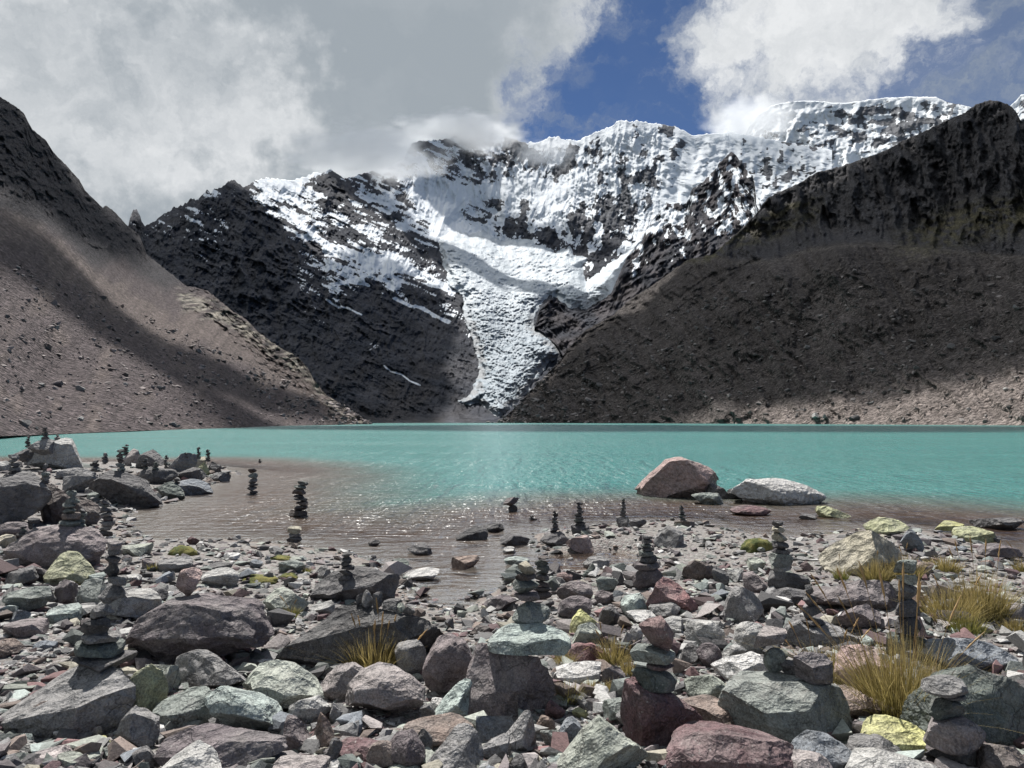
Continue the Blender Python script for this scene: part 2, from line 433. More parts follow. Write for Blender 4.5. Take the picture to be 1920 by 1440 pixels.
def disp_a(PX, PY, P, r, v):
    e = np.clip(1.15 - v, 0, 1) * 0 + 1
    s = P[..., 0] * .8 + P[..., 1] * .6
    cl = smooth(0, 60, 0.0 + (poly_y([(-420, 200), (0, 400), (100, 440), (170, 500), (260, 520), (330, 560), (700, 900)])(PX) - PY))
    out = smooth(30, 0, np.abs(PY - poly_y([(330, 570), (420, 600), (500, 650), (560, 690), (610, 745), (700, 800)])(PX)) - 12) * smooth(325, 350, PX)
    cliff = (cl * 19 + out * 16)
    g = fbm(P[..., 0] / 60, P[..., 1] / 60, P[..., 2] / 120, 5)
    rg = ridged((PX + 10 * fbm(PX / 30, PY / 30, 2, 3) - .5 * PY) / 34, (PY + .2 * PX) / 40, 4.4, 6, .62) + .5 * fbm(PX / 8, PY / 8, 1.7, 5, .66)
    gully = fbm(PX / 26 + PY / 34, (PY - PX * .9) / 260, 0.3, 4)
    fl = fbm(P[..., 0] / 9, P[..., 1] / 9, P[..., 2] / 9, 4)
    k = smooth(0, .05, v)
    return k * (-cliff * (rg - .4) + 5.0 * g * (r / 400) + (4.5 * gully + 1.2 * fl) * (r / 400) * (1 - cl))
xa = np.linspace(-420, 697, 400)
PX, PY, P0, Pn, full = relief(xa, poly_y(A_CREST), poly_y(A_BASE), DA, 330, disp_a, jag=(3, 8), power=0.9)
A_PTS = (PX, PY, Pn)
cl = smooth(-12, 22, poly_y([(-420, 200), (0, 395), (60, 420), (110, 440), (170, 505), (230, 490), (262, 520), (300, 545), (340, 540), (420, 545), (700, 800)])(PX) - PY + 14 * fbm(PX / 30, PY / 30, 2, 4))
out = smooth(26, 8, np.abs(PY - poly_y([(330, 556), (420, 590), (500, 645), (560, 684), (590, 715), (610, 742), (700, 800)])(PX)) + 14 * fbm(PX / 18, PY / 18, 1, 4)) * smooth(325, 345, PX)
tan_ = smooth(0.0, .5, fbm(PX / 60 + PY / 300, PY / 60, 4, 4) + .6 * smooth(60, 0, np.abs(PY - poly_y([(60, 430), (160, 520), (300, 610), (420, 640), (700, 800)])(PX))))
rock = lerp3(np.array([0.094, 0.078, 0.080]), np.array([0.138, 0.114, 0.107]), tan_)
str_ = fbm(PX / 10 + PY / 13, (PY - PX * .9) / 120, 3.3, 5)
rock = rock * (1 + .40 * str_[..., None])
rock = lerp3(rock, np.array([0.056, 0.053, 0.058]), cl)
rock = lerp3(rock, np.array([0.045, 0.042, 0.042]), smooth(.3, .8, out) * smooth(.05, -.1, fbm(PX / 40, PY / 7, 8, 4)))
rock = lerp3(rock, np.array([0.30, 0.275, 0.235]), out * smooth(-.12, .15, fbm(PX / 30, PY / 5, 8, 4)))
m_scree = mountain_material('scree_rock', 0.22, stones=0.36, grit=.45)
scree_me = mesh_np('scree_slope', full, grid_faces(*full.shape[:2]), fattr={'snow': np.zeros(full.shape[:2])}, cattr={'rock': pad(rock)})
tag(link('scree_slope', scree_me, m_scree), 'purplish grey scree slope rising to dark cliffs on the left shore', 'slope', kind='structure')

# --- dark rock wall and the snowy cirque behind the lake
B_CREST = [(150, 400), (200, 425), (232, 428), (241, 424), (244, 408), (250, 393), (257, 392), (262, 402), (266, 414), (272, 422), (282, 417), (297, 409), (308, 398),
           (318, 396), (324, 388), (336, 387), (350, 380), (358, 369), (366, 376), (377, 366), (388, 356), (394, 362), (402, 353), (412, 352), (422, 345), (432, 337), (441, 337),
           (455, 349), (466, 346), (477, 337), (492, 334), (512, 333), (530, 336), (550, 336), (575, 330), (592, 320), (605, 324), (622, 316), (628, 322), (645, 333),
           (662, 330), (700, 318), (740, 308), (758, 296), (772, 268), (789, 263), (815, 262), (841, 258), (867, 251), (901, 255), (927, 249), (957, 258),
           (987, 267), (1009, 265), (1030, 256), (1043, 255), (1056, 260), (1086, 262), (1117, 246), (1142, 237), (1164, 224), (1181, 227), (1198, 226),
           (1224, 230), (1246, 232), (1276, 241), (1297, 252), (1330, 250), (1370, 246), (1420, 255), (1500, 270), (1560, 280)]
DB = logd([(150, 793, 700), (150, 400, 1700), (690, 793, 900), (780, 793, 950), (870, 793, 980), (950, 793, 1000), (1100, 793, 1100), (1500, 793, 1300),
           (300, 700, 850), (300, 480, 1500), (300, 400, 1800), (430, 345, 1950), (430, 500, 1450), (430, 650, 1120), (600, 500, 1600), (600, 700, 1050),
           (600, 330, 2350), (700, 600, 1420), (700, 450, 1950), (700, 330, 2750), (800, 600, 1600), (800, 700, 1200), (880, 640, 1500),
           (860, 540, 2000), (930, 740, 1230), (950, 650, 1650), (960, 580, 2100), (960, 540, 2400), (960, 480, 3000), (1050, 500, 2900),
           (1000, 440, 3300), (900, 400, 3550), (900, 330, 3800), (900, 265, 4050), (780, 270, 3350), (800, 400, 2950), (1100, 400, 3450),
           (1165, 225, 4300), (1165, 330, 3850), (1100, 500, 2900), (1130, 560, 2450), (1200, 400, 3550), (1300, 250, 4400), (1300, 330, 4000),
           (1500, 280, 4500), (1450, 400, 3800), (1200, 600, 2200), (1020, 600, 1850), (1030, 690, 1450), (1200, 500, 2900)])
SNOW = RBF([(150, 700, 0), (150, 420, 0), (300, 600, 0), (300, 450, .02), (250, 410, .15), (350, 385, .3), (400, 370, .25), (430, 350, .1), (430, 500, .02), (430, 420, .06), (600, 700, 0),
            (500, 345, .95), (540, 350, .95), (530, 385, .75), (500, 400, .18), (460, 370, .12), (560, 420, .75), (600, 450, .55), (520, 440, .1), (560, 480, .12),
            (615, 350, .12), (615, 385, .15), (575, 345, .85), (660, 350, .5), (700, 340, .55), (740, 330, .65), (700, 390, .42), (660, 410, .3), (740, 400, .38),
            (650, 440, .25), (720, 440, .3), (790, 470, .12), (820, 500, .15), (660, 485, .85), (700, 495, .95), (750, 505, .7), (630, 530, .4), (690, 540, .1), (760, 560, .12), (820, 570, .05),
            (700, 620, .02), (800, 650, 0), (870, 780, 0), (690, 780, 0), (780, 420, .5), (770, 330, .8), (800, 350, .92), (790, 290, .5), (830, 400, 1), (840, 430, .95),
            (870, 275, .35), (870, 258, .5), (930, 256, .5), (920, 290, .15), (960, 280, .3), (900, 315, .15), (860, 330, .55), (1000, 300, .5), (1050, 300, .45), (1050, 270, .8), (860, 360, .95), (900, 360, .95), (950, 355, .98),
            (1000, 360, .95), (1050, 360, .9), (880, 392, .55), (940, 395, .5), (990, 390, .6), (910, 415, .5), (960, 425, .4), (1000, 410, .75), (1010, 440, .45), (1040, 430, .4), (1070, 420, .3),
            (900, 440, .8), (1100, 380, .35), (1130, 410, .2), (1110, 450, .12), (1090, 490, .1), (1150, 440, .15), (1130, 540, .15), (1100, 340, .65), (1165, 250, .8),
            (1165, 300, .6), (1200, 240, .75), (1240, 250, .7), (1230, 300, .72), (1180, 350, .5), (1240, 340, .6), (1190, 390, .4), (1200, 440, .3), (1180, 470, .7), (1280, 300, .82),
            (1320, 300, .9), (1350, 270, .92), (1240, 380, .9), (1270, 360, .85), (1400, 300, .7), (1500, 300, .7), (1030, 600, .0), (1000, 700, 0), (1100, 600, 0), (1150, 700, 0)])
def disp_b(PX, PY, P, r, v):
    amp = r / 3500.0
    k = smooth(0, .04, v) * (0.35 + 0.65 * smooth(1.0, .93, v))
    big = fbm(P[..., 0] / 420, P[..., 1] / 600, P[..., 2] / 700, 4)
    wx_ = 14 * fbm(PX / 45, PY / 45, 9.1, 3)
    rib = ridged((PX + wx_) / 30, PY / 85, .4, 6, .58)
    rib2 = ridged((PX + 2 * wx_) / 90, PY / 170, 6.6, 4, .5)
    q = PY - .45 * PX + wx_
    ledge = ridged(PX / 90, q / 17, 2.4, 5, .6)
    crag = fbm(PX / 8, PY / 11, 4.2, 5, .66)
    flute = ridged(PX / 15 + .8 * fbm(PX / 40, PY / 60, 3, 2), PY / 110, 0.5, 4)
    fz = smooth(50, 0, np.abs(PY - 355)) * smooth(800, 850, PX) * smooth(1110, 1050, PX)
    rt = smooth(1040, 1140, PX)
    left = smooth(900, 800, PX)
    low = smooth(620, 740, PY)
    soft = np.clip(SNOW(PX, PY), 0, 1) ** 2
    return k * amp * (-150 * (rib2 - .4) * left - 120 * (rib - .4) * (1 - .45 * rt) * (1 - .8 * fz) * (1 - .4 * low) - 100 * big - (24 * left + 22) * (ledge - .4) * (.4 + 1.2 * smooth(-.25, .25, fbm(PX / 70, PY / 50, 8.8, 3))) * (1 - fz) * (1 - .5 * soft)
                      - 62 * crag * (1 - .8 * soft) - 60 * np.maximum(fz, .35 * rt) * (flute - .3))
xb = np.concatenate([np.linspace(150, 230, 14, endpoint=False), np.linspace(230, 1240, 640, endpoint=False), np.linspace(1240, 1560, 80)])
PX, PY, P0, Pn, full = relief(xb, poly_y(B_CREST), lambda x: np.interp(x, [150, 690, 1000, 1300, 1560], [794, 794, 794, 700, 600]), DB, 360, disp_b, jag=(5, 9))
dx = np.gradient(Pn, axis=0); dy = np.gradient(Pn, axis=1); nrm = np.cross(dx, dy); nrm /= np.linalg.norm(nrm, axis=-1)[..., None] + 1e-9
up = np.abs(nrm[..., 2])
qq = PY - .45 * PX
soft_n = fbm(PX / 34, PY / 30, 2.2, 4)
sn = .5 * soft_n + smooth(1000, 850, PX) * fbm(PX / 40, qq / 9, 1.5, 6, .64) + smooth(850, 1000, PX) * fbm(PX / 17, PY / 34, 6.5, 6, .58) + .45 * fbm(PX / 30, PY / 12, 7.5, 5, .56)
frac = np.clip(SNOW(PX, PY) + .15 * smooth(740, 820, PX) * smooth(480, 430, PY), 0, 1)
def strip(pts, wd):
    d = np.full(PX.shape, 1e9)
    for (ax, ay), (bx_, by_) in zip(pts[:-1], pts[1:]):
        ex, ey = bx_ - ax, by_ - ay; q = np.clip(((PX - ax) * ex + (PY - ay) * ey) / (ex * ex + ey * ey), 0, 1)
        d = np.minimum(d, np.hypot(PX - ax - q * ex, PY - ay - q * ey))
    return smooth(wd * .3 + 2, wd * .3 - 2, d + wd * 1.5 * fbm(PX / 16, (PY - .45 * PX) / 5, 5, 5, .6) - wd * .55)
strips = np.maximum.reduce([strip([(742, 560), (768, 573), (790, 576), (815, 592), (842, 604)], 4.2), strip([(612, 561), (632, 576), (650, 577), (678, 590)], 2.2), strip([(720, 686), (733, 697), (752, 701), (768, 714), (788, 722)], 1.7),
                            strip([(612, 470), (660, 478), (720, 488), (800, 520), (850, 545)], 11), strip([(620, 533), (660, 528), (690, 535)], 4),
                            strip([(530, 395), (560, 420), (610, 455), (640, 475)], 8), strip([(790, 300), (815, 350), (850, 405), (880, 430)], 10)])
up_r = rank01(up); n_r = rank01(sn)
snow = smooth(-.07, .07, frac - rank01(0.72 * n_r + 0.28 * (1 - up_r)))
snow = np.where(frac < .03, 0, snow)
snow = np.maximum(snow, strips)
snow = np.where((PX > 995) & (PY > 556) & (PX < 1300), 0, snow)
tint = smooth(-.3, .3, fbm(PX / 70, PY / 50, 6, 4))
rock = lerp3(np.array([0.040, 0.045, 0.058]), np.array([0.072, 0.073, 0.084]), tint)  # bluish tint carries distance haze in the rock colour
rock = lerp3(rock, np.array([0.135, 0.14, 0.155]), smooth(780, 900, PX) * smooth(470, 380, PY) * .8)  # far upper rock lightened, haze put into its colour
brown = smooth(600, 730, PY) * smooth(900, 800, PX) * smooth(-.2, .3, fbm(PX / 60, PY / 40, 9, 4))
rock = lerp3(rock, np.array([0.085, 0.074, 0.068]), brown * .45)
vein = smooth(.35, .6, fbm(PX / 7, PY / 40, 12, 4)) * smooth(560, 520, PY) * smooth(650, 600, PX)
rock = lerp3(rock, np.array([0.14, 0.12, 0.11]), vein * .5)
m_wall = mountain_material('alpine_rock_and_snow', 0.022, bump=0.9, grit=.62)
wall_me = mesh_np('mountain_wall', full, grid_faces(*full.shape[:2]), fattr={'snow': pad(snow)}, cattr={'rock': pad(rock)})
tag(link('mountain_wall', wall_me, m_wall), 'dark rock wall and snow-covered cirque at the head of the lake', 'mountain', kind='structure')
# --- glacier tongue
G_POLY = [(815, 448), (828, 490), (846, 535), (868, 553), (873, 600), (890, 640), (899, 690), (896, 706), (888, 728), (880, 742), (862, 752), (872, 760), (898, 754), (912, 766), (924, 778),
          (936, 783), (948, 776), (968, 758), (995, 728), (1014, 700), (1030, 680), (1052, 664), (1044, 645), (1020, 624), (1000, 612), (1003, 585), (1020, 566), (1042, 556),
          (1066, 577), (1095, 580), (1120, 566), (1148, 548), (1166, 514), (1186, 484), (1214, 440), (1192, 452), (1165, 478), (1130, 505), (1100, 524), (1092, 500), (1102, 484),
          (1080, 478), (1068, 462), (1045, 470), (1000, 452), (965, 448), (940, 452), (905, 432), (880, 440), (850, 436)]
xs = np.linspace(800, 1230, 300); ys = np.linspace(425, 790, 300)
PX, PY = np.meshgrid(xs, ys, indexing='ij')
sdp = poly_sd(PX, PY, G_POLY) + 7 * fbm(PX / 14, PY / 14, 4, 4)
r = np.exp(DB(PX, PY)); P0 = unproject(PX, PY, r); amp = r / 2500
wg = 8 * fbm(PX / 22, PY / 18, 2, 4)
flow = ridged((PX + wg) / 30, (PY + 1.3 * wg + .25 * np.abs(PX - 960)) / 9, 0.2, 5, .62)
blk = ridged((PX + wg) / 7, (PY - wg) / 6, 2.2, 4, .65)
ice_in = smooth(-2, 14, sdp)
steep = smooth(535, 570, PY)
rg_ = r - amp * (90 + 130 * smooth(0, 40, sdp)) * ice_in + amp * 200 * (1 - smooth(-9, 0, sdp)) - amp * ice_in * ((28 + 10 * steep) * (flow - .4) + (14 + 12 * steep) * (blk - .4) + 50 * fbm(PX / 60, PY / 50, 6, 3))
Pg = unproject(PX, PY, rg_)
dirt = smooth(.15, .5, fbm(PX / 14, PY / 10, 13, 5) + .55 * smooth(26, 4, sdp) - .1) * smooth(540, 640, PY)
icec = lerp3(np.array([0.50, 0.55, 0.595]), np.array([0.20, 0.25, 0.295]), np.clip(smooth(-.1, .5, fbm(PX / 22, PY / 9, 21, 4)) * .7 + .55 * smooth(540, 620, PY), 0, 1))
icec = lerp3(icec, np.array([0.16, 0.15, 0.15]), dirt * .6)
win = 0 * smooth(0, 8, poly_sd(PX, PY, [(872, 762), (905, 752), (922, 758), (920, 772), (900, 774), (876, 770)]) + 5 * fbm(PX / 8, PY / 8, 3, 3))
icec = lerp3(icec, np.array([.06, .058, .06]), win)
m_ice, t = material('glacier_ice')
P = t.n('ShaderNodeTexCoord').outputs['Object']; base = attr(t, 'ice', 'Color')
a = t.noise(P, 0.05, 6, .7)
c = t.scale(base, t.ramp(a, .25, .75, .78, 1.15, False))
bmp = t.n('ShaderNodeBump', Strength=0.5, Distance=1.0, Height=t.m('MULTIPLY', a, 22.0))
bs = t.n('ShaderNodeBsdfPrincipled', Base_Color=c, Roughness=0.7, Normal=bmp)
t.n('ShaderNodeOutputMaterial', Surface=bs)
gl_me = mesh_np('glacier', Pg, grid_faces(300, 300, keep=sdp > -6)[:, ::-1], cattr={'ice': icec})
tag(link('glacier', gl_me, m_ice), 'white crevassed glacier tongue spilling down from the cirque towards the lake', 'glacier', kind='structure')

# --- rocky buttress between the glacier and the moraine slope
E_CREST = [(985, 640), (1003, 610), (1012, 580), (1030, 562), (1045, 558), (1066, 580), (1095, 583), (1122, 570), (1146, 549), (1160, 515), (1174, 484), (1203, 452), (1212, 426), (1237, 394), (1250, 379), (1287, 380), (1298, 352), (1319, 339),
           (1337, 320), (1356, 297), (1372, 284), (1381, 291), (1392, 307), (1406, 325), (1415, 339), (1417, 362), (1428, 385), (1450, 410), (1500, 440), (1560, 450)]
DE = logd([(985, 720, 1350), (985, 640, 1650), (1010, 600, 1760), (1030, 562, 1830), (1060, 720, 1320), (1052, 664, 1520), (1060, 580, 1830), (1150, 560, 1900), (1200, 460, 2200), (1370, 290, 2700), (1300, 450, 2150), (1250, 600, 1700), (1420, 380, 2400), (1500, 440, 2300), (1560, 600, 1900), (1400, 600, 1800), (1290, 380, 2450), (1160, 650, 1560)])
def disp_e(PX, PY, P, r, v):
    amp = r / 2200.0
    wx_ = 10 * fbm(PX / 35, PY / 35, 9.1, 3)
    rg = ridged((PX + wx_) / 26, PY / 60, 1.4, 6, .6)
    st = ridged(PX / 60, (PY + .5 * PX + wx_) / 15, 3.1, 5, .6)
    return smooth(0, .05, v) * (0.4 + .6 * smooth(1, .93, v)) * amp * (-75 * (rg - .4) - 35 * (st - .4) - 30 * fbm(PX / 8, PY / 10, 3, 5, .65) - 60 * fbm(P[..., 0] / 300, P[..., 1] / 300, P[..., 2] / 300, 3))
PX, PY, P0, Pn, full = relief(np.linspace(1002, 1560, 250), poly_y(E_CREST), lambda x: np.interp(x, [1002, 1020, 1044, 1056, 1100, 1150, 1560], [614, 626, 647, 668, 690, 690, 600]), DE, 165, disp_e, jag=(4, 8))
fr_ = np.clip(RBF([(985, 700, 0), (1100, 640, 0), (1150, 600, 0), (1180, 520, .05), (1220, 430, .4), (1245, 400, .7), (1235, 430, .25), (1260, 420, .8), (1275, 400, .6), (1300, 430, .15), (1290, 370, .2), (1320, 350, .15), (1350, 330, .35), (1380, 340, .45), (1400, 360, .4),
            (1345, 300, .1), (1340, 380, .2), (1370, 395, .5), (1390, 410, .7), (1330, 440, .1), (1300, 480, .02), (1250, 520, 0), (1350, 470, .05), (1420, 400, .5), (1450, 500, 0), (1560, 600, 0)])(PX, PY), 0, 1)
nz = rank01(fbm(PX / 14 - PY / 40, PY / 18 + PX / 30, 3.5, 6, .62))
snow = np.where((fr_ < .03) | (PX < 1185), 0, smooth(-.10, .10, fr_ - nz))
tint = smooth(-.3, .3, fbm(PX / 40, PY / 30, 16, 4))
rock = lerp3(np.array([0.042, 0.045, 0.057]), np.array([0.082, 0.074, 0.080]), tint)
e_me = mesh_np('rock_buttress', full, grid_faces(*full.shape[:2]), fattr={'snow': pad(snow)}, cattr={'rock': pad(rock)})
tag(link('rock_buttress', e_me, m_wall), 'dark snow-streaked rock buttress beside the glacier', 'mountain', kind='structure')

# --- far snow peak on the right and the tip beyond it
F_CREST = [(1300, 330), (1360, 300), (1383, 279), (1406, 233), (1420, 217), (1447, 197), (1480, 190), (1520, 188), (1560, 192), (1590, 192), (1620, 188), (1658, 183), (1704, 181), (1755, 181), (1773, 190), (1819, 200), (1850, 214), (1878, 205), (1895, 197), (1906, 187), (1915, 177), (1930, 174), (1990, 160), (2080, 190)]
DF = logd([(1300, 450, 4000), (1300, 330, 4800), (1400, 260, 5200), (1450, 200, 5500), (1450, 400, 4300), (1600, 190, 6000), (1600, 350, 4900), (1750, 181, 6300), (1750, 300, 5300), (1900, 200, 6300), (2080, 190, 6300), (2080, 400, 5500), (1420, 330, 4600)])
def disp_f(PX, PY, P, r, v):
    rg = ridged((PX + 12 * fbm(PX / 40, PY / 40, 1, 3)) / 34, PY / 60, 7.7, 6, .58)
    st = ridged(PX / 50, (PY + .2 * PX) / 14, 1.7, 5, .6)
    return smooth(0, .05, v) * (.3 + .7 * smooth(1, .9, v)) * (-150 * (rg - .4) - 50 * (st - .4) - 35 * fbm(PX / 9, PY / 9, 5, 5, .6) - 200 * fbm(P[..., 0] / 800, P[..., 1] / 800, P[..., 2] / 800, 3))
PX, PY, P0, Pn, full = relief(np.linspace(1300, 2080, 330), poly_y(F_CREST), lambda x: x * 0 + 450, DF, 150, disp_f, jag=(2, 14))
fr_ = np.clip(RBF([(1300, 400, .7), (1400, 300, .55), (1430, 240, .95), (1420, 290, .35), (1450, 330, .5), (1440, 370, .3), (1500, 230, .95), (1470, 280, .6), (1500, 270, .75), (1540, 290, .5), (1560, 260, .45), (1520, 330, .8), (1580, 320, .95), (1600, 300, .95), (1600, 200, .9), (1620, 230, .55), (1650, 250, .6), (1700, 215, .5),
            (1700, 185, 1), (1740, 220, .55), (1750, 186, 1), (1780, 220, .6), (1650, 290, .8), (1560, 200, .95), (1840, 220, .7), (1910, 200, .5), (2080, 300, .6), (1500, 380, .6)])(PX, PY), 0, 1)
nz = rank01(fbm(PX / 30, PY / 12, 4.5, 6, .58) + .35 * fbm(PX / 9, PY / 34, 2.2, 4))
snow = smooth(-.12, .12, fr_ - nz)
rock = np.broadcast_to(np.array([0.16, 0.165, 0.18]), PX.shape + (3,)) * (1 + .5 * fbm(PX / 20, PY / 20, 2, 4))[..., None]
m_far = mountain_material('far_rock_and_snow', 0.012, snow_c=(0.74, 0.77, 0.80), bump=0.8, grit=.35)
f_me = mesh_np('snow_peak', full, grid_faces(*full.shape[:2]), fattr={'snow': pad(snow)}, cattr={'rock': pad(rock)})
tag(link('snow_peak', f_me, m_far), 'distant white snow peak behind the dark right-hand ridge', 'mountain', kind='structure')

# --- moraine slope and dark ridge on the right
G_CREST = [(900, 796), (934, 791), (950, 778), (966, 764), (996, 731), (1022, 704), (1048, 678), (1063, 655), (1100, 617), (1150, 590), (1180, 562), (1215, 540), (1260, 508), (1292, 485), (1337, 476), (1383, 435), (1420, 398), (1438, 371), (1470, 355),
           (1498, 343), (1530, 323), (1560, 316), (1590, 307), (1622, 295), (1649, 286), (1672, 275), (1704, 258), (1741, 242), (1782, 222), (1810, 210), (1832, 194), (1855, 187), (1878, 190), (1897, 199),
           (1906, 210), (1913, 224), (1925, 233), (1960, 238), (2050, 200), (2250, 120), (2400, 100)]
DG = logd([(900, 796, 1000), (940, 795, 960), (1100, 795, 880), (1300, 796, 720), (1500, 796, 600), (1700, 797, 520), (1920, 798, 450), (2200, 800, 380), (2400, 802, 330),
           (1000, 728, 1060), (1063, 655, 1150), (1200, 550, 1300), (1337, 478, 1230), (1450, 489, 1060), (1576, 462, 985), (1750, 470, 900), (1920, 485, 780),
           (1450, 470, 1190), (1576, 440, 1150), (1750, 440, 1060), (1920, 440, 900), (1438, 371, 1420), (1530, 323, 1430), (1622, 295, 1400), (1741, 242, 1330), (1855, 187, 1260), (1920, 231, 1150),
           (2250, 120, 800), (2400, 500, 420), (2250, 600, 430), (1500, 700, 720), (1700, 700, 620), (1920, 700, 530), (1200, 700, 950), (1300, 620, 960), (1500, 580, 860), (1750, 580, 740), (1150, 640, 1120), (1600, 380, 1270), (1800, 320, 1180)])
mor = poly_y([(900, 500), (1337, 478), (1383, 491), (1457, 487), (1521, 466), (1576, 459), (1640, 455), (1750, 468), (1920, 482), (2400, 500)])
def disp_g(PX, PY, P, r, v):
    up_ = smooth(4, -14, PY - mor(PX)) * smooth(1300, 1350, PX)
    wx_ = 12 * fbm(PX / 40, PY / 40, 5.1, 3)
    rg = ridged((PX + 1.5 * wx_ - .35 * PY) / 48, (PY + .4 * PX) / 150, 1.9, 6, .52) + .25 * fbm(PX / 14, PY / 20, 2.7, 5, .6)
    gul = fbm(PX / 18 - PY / 30, (PY + PX * .75) / 150, 0.9, 5)
    gu2 = ridged((PX + 2.5 * wx_) / 75 - PY / 95, (PY + PX * .6 + 2 * wx_) / 200, 3.9, 5, .55)
    g = fbm(P[..., 0] / 160, P[..., 1] / 160, P[..., 2] / 160, 4)
    fl = fbm(P[..., 0] / 22, P[..., 1] / 22, P[..., 2] / 22, 4)
    a = r / 900
    k = smooth(0, .04, v) * (.35 + .65 * smooth(1, .95, v))
    return k * a * (up_ * (-78 * (rg - .4)) + (1 - up_) * (20 * gul - 34 * (gu2 - .4) + 9 * fl) - 24 * g)
PX, PY, P0, Pn, full = relief(np.concatenate([np.linspace(900, 1930, 540, endpoint=False), np.linspace(1930, 2400, 40)]), poly_y(G_CREST), lambda x: np.interp(x, [900, 1100, 1500, 1920, 2400], [797, 796.5, 797.5, 799, 803]), DG, 280, disp_g, jag=(3, 9), power=.9)
G_PTS = (PX, PY, Pn)
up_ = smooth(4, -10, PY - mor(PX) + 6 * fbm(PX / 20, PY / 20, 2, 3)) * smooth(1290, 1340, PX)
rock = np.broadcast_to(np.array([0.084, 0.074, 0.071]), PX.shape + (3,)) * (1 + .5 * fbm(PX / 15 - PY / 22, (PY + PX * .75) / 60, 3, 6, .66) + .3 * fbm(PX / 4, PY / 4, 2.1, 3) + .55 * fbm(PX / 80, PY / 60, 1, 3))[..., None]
tan_foot = smooth(-15, 25, PY - poly_y([(900, 830), (1300, 800), (1500, 745), (1700, 705), (1920, 670), (2400, 600)])(PX) + 22 * fbm(PX / 60, PY / 20, 5, 4))  # tan-pinkish rock over the lower right foot of the slope
rock = lerp3(rock, np.array([0.235, 0.20, 0.185]) , tan_foot * .62)
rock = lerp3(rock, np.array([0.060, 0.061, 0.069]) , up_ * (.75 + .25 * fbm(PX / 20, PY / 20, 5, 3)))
rim = smooth(7, 0, np.abs(PY - mor(PX) - 3 + 4 * fbm(PX / 15, PY / 15, 8, 3))) * smooth(1320, 1360, PX)
rock = lerp3(rock, np.array([0.125, 0.112, 0.102]), rim * .6)
gr = np.maximum(smooth(18, 0, np.abs(PY - poly_y([(1330, 470), (1440, 395), (1560, 350), (1700, 300), (2400, 200)])(PX) - 12)) * smooth(1560, 1500, PX), smooth(60, 10, np.abs(PY - poly_y([(1500, 470), (1700, 455), (1800, 420), (1920, 400), (2400, 330)])(PX))) * smooth(1640, 1760, PX))
gr = np.maximum(gr, smooth(30, 0, np.abs(PY - poly_y([(1380, 460), (1480, 420), (1540, 395), (1700, 330)])(PX))) * smooth(1360, 1390, PX) * smooth(1560, 1520, PX) * .7)
rock = lerp3(rock, np.array([0.105, 0.095, 0.055]), gr * smooth(-.25, .15, fbm(PX / 16, PY / 10, 7, 4)) * .85)
pale = smooth(.28, .5, fbm(PX / 7, PY / 26, 31, 4)) * smooth(20, 0, np.abs(PY - poly_y([(1400, 440), (1500, 425), (1560, 415), (1700, 370)])(PX))) * smooth(1400, 1450, PX) * smooth(1600, 1550, PX)
rock = lerp3(rock, np.array([0.17, 0.155, 0.14]), pale * .7)
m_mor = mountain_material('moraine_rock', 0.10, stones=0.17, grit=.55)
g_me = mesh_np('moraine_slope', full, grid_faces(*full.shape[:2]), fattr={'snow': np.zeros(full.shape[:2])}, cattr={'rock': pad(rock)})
tag(link('moraine_slope', g_me, m_mor), 'shaded brown moraine slope and dark ridge along the right shore', 'slope', kind='structure')
# ------------------------------------------------------------------ unseen clouds above the view, outlined so their shadows fall on the slopes
m_cloud, t = material('cloud_white')
dif = t.n('ShaderNodeBsdfDiffuse', Color=rgb(0.82, 0.83, 0.85)); trl = t.n('ShaderNodeBsdfTranslucent', Color=rgb(0.42, 0.43, 0.45))
thin = t.n('ShaderNodeBsdfTransparent', Color=rgb(1, 1, 1))
t.n('ShaderNodeOutputMaterial', Surface=t.n('ShaderNodeMixShader', Fac=0.62, i1=thin, i2=t.n('ShaderNodeMixShader', Fac=0.45, i1=dif, i2=trl)))
CLOUD_Z = 2700.0
def cloud(pts, D, label, frag=60.0, res=72, thick=5.0, CLOUD_Z=2700.0):
    q = []
    for x, y in pts:
        r = float(np.exp(D(np.float64(x), np.float64(y)))) if callable(D) else None
        if r is None: xy = at_z(x, y); p = Vector((xy[0], xy[1], 0))
        else: p = Vector(unproject(x, y, r))
        p = p + SUN * ((CLOUD_Z - p.z) / SUN.z); q.append((p.x, p.y))
    q = np.array(q); lo = q.min(0) - 2 * frag; hi = q.max(0) + 2 * frag
    X, Y = np.meshgrid(np.linspace(lo[0], hi[0], res), np.linspace(lo[1], hi[1], res), indexing='ij')
    sd = poly_sd(X, Y, q) + frag * 1.6 * fbm(X / (frag * 4), Y / (frag * 4), 5, 5, .6)
    h = np.sqrt(np.clip(sd, 0, 260)) * thick * (1 + .6 * fbm(X / 160, Y / 160, 1, 4))
    top = np.stack([X, Y, CLOUD_Z + h], -1).reshape(-1, 3); bot = np.stack([X, Y, CLOUD_Z - .3 * h], -1).reshape(-1, 3)
    f = grid_faces(res, res, keep=sd > 0)
    me = mesh_np('cloud', np.concatenate([top, bot]), np.concatenate([f, f[:, ::-1] + len(top)]))
    return tag(link('cloud', me, m_cloud), label, 'cloud', 'clouds above the valley', 'stuff')
cloud([(932, 792), (1290, 790), (1420, 772), (1600, 738), (1920, 700), (2150, 660), (2250, 90), (1855, 170), (1741, 225), (1622, 280), (1438, 360), (1300, 470), (1100, 600)], DG,
      'broad unseen cloud high over the moraine slope, shading it', frag=40)
cloud([(200, 400), (430, 325), (520, 400), (620, 470), (720, 470), (790, 510), (840, 540), (860, 590), (880, 650), (870, 720), (850, 800), (690, 800), (400, 760), (200, 700)], DB,
      'wide unseen cloud high over the dark rock wall and lower glacier', frag=60)
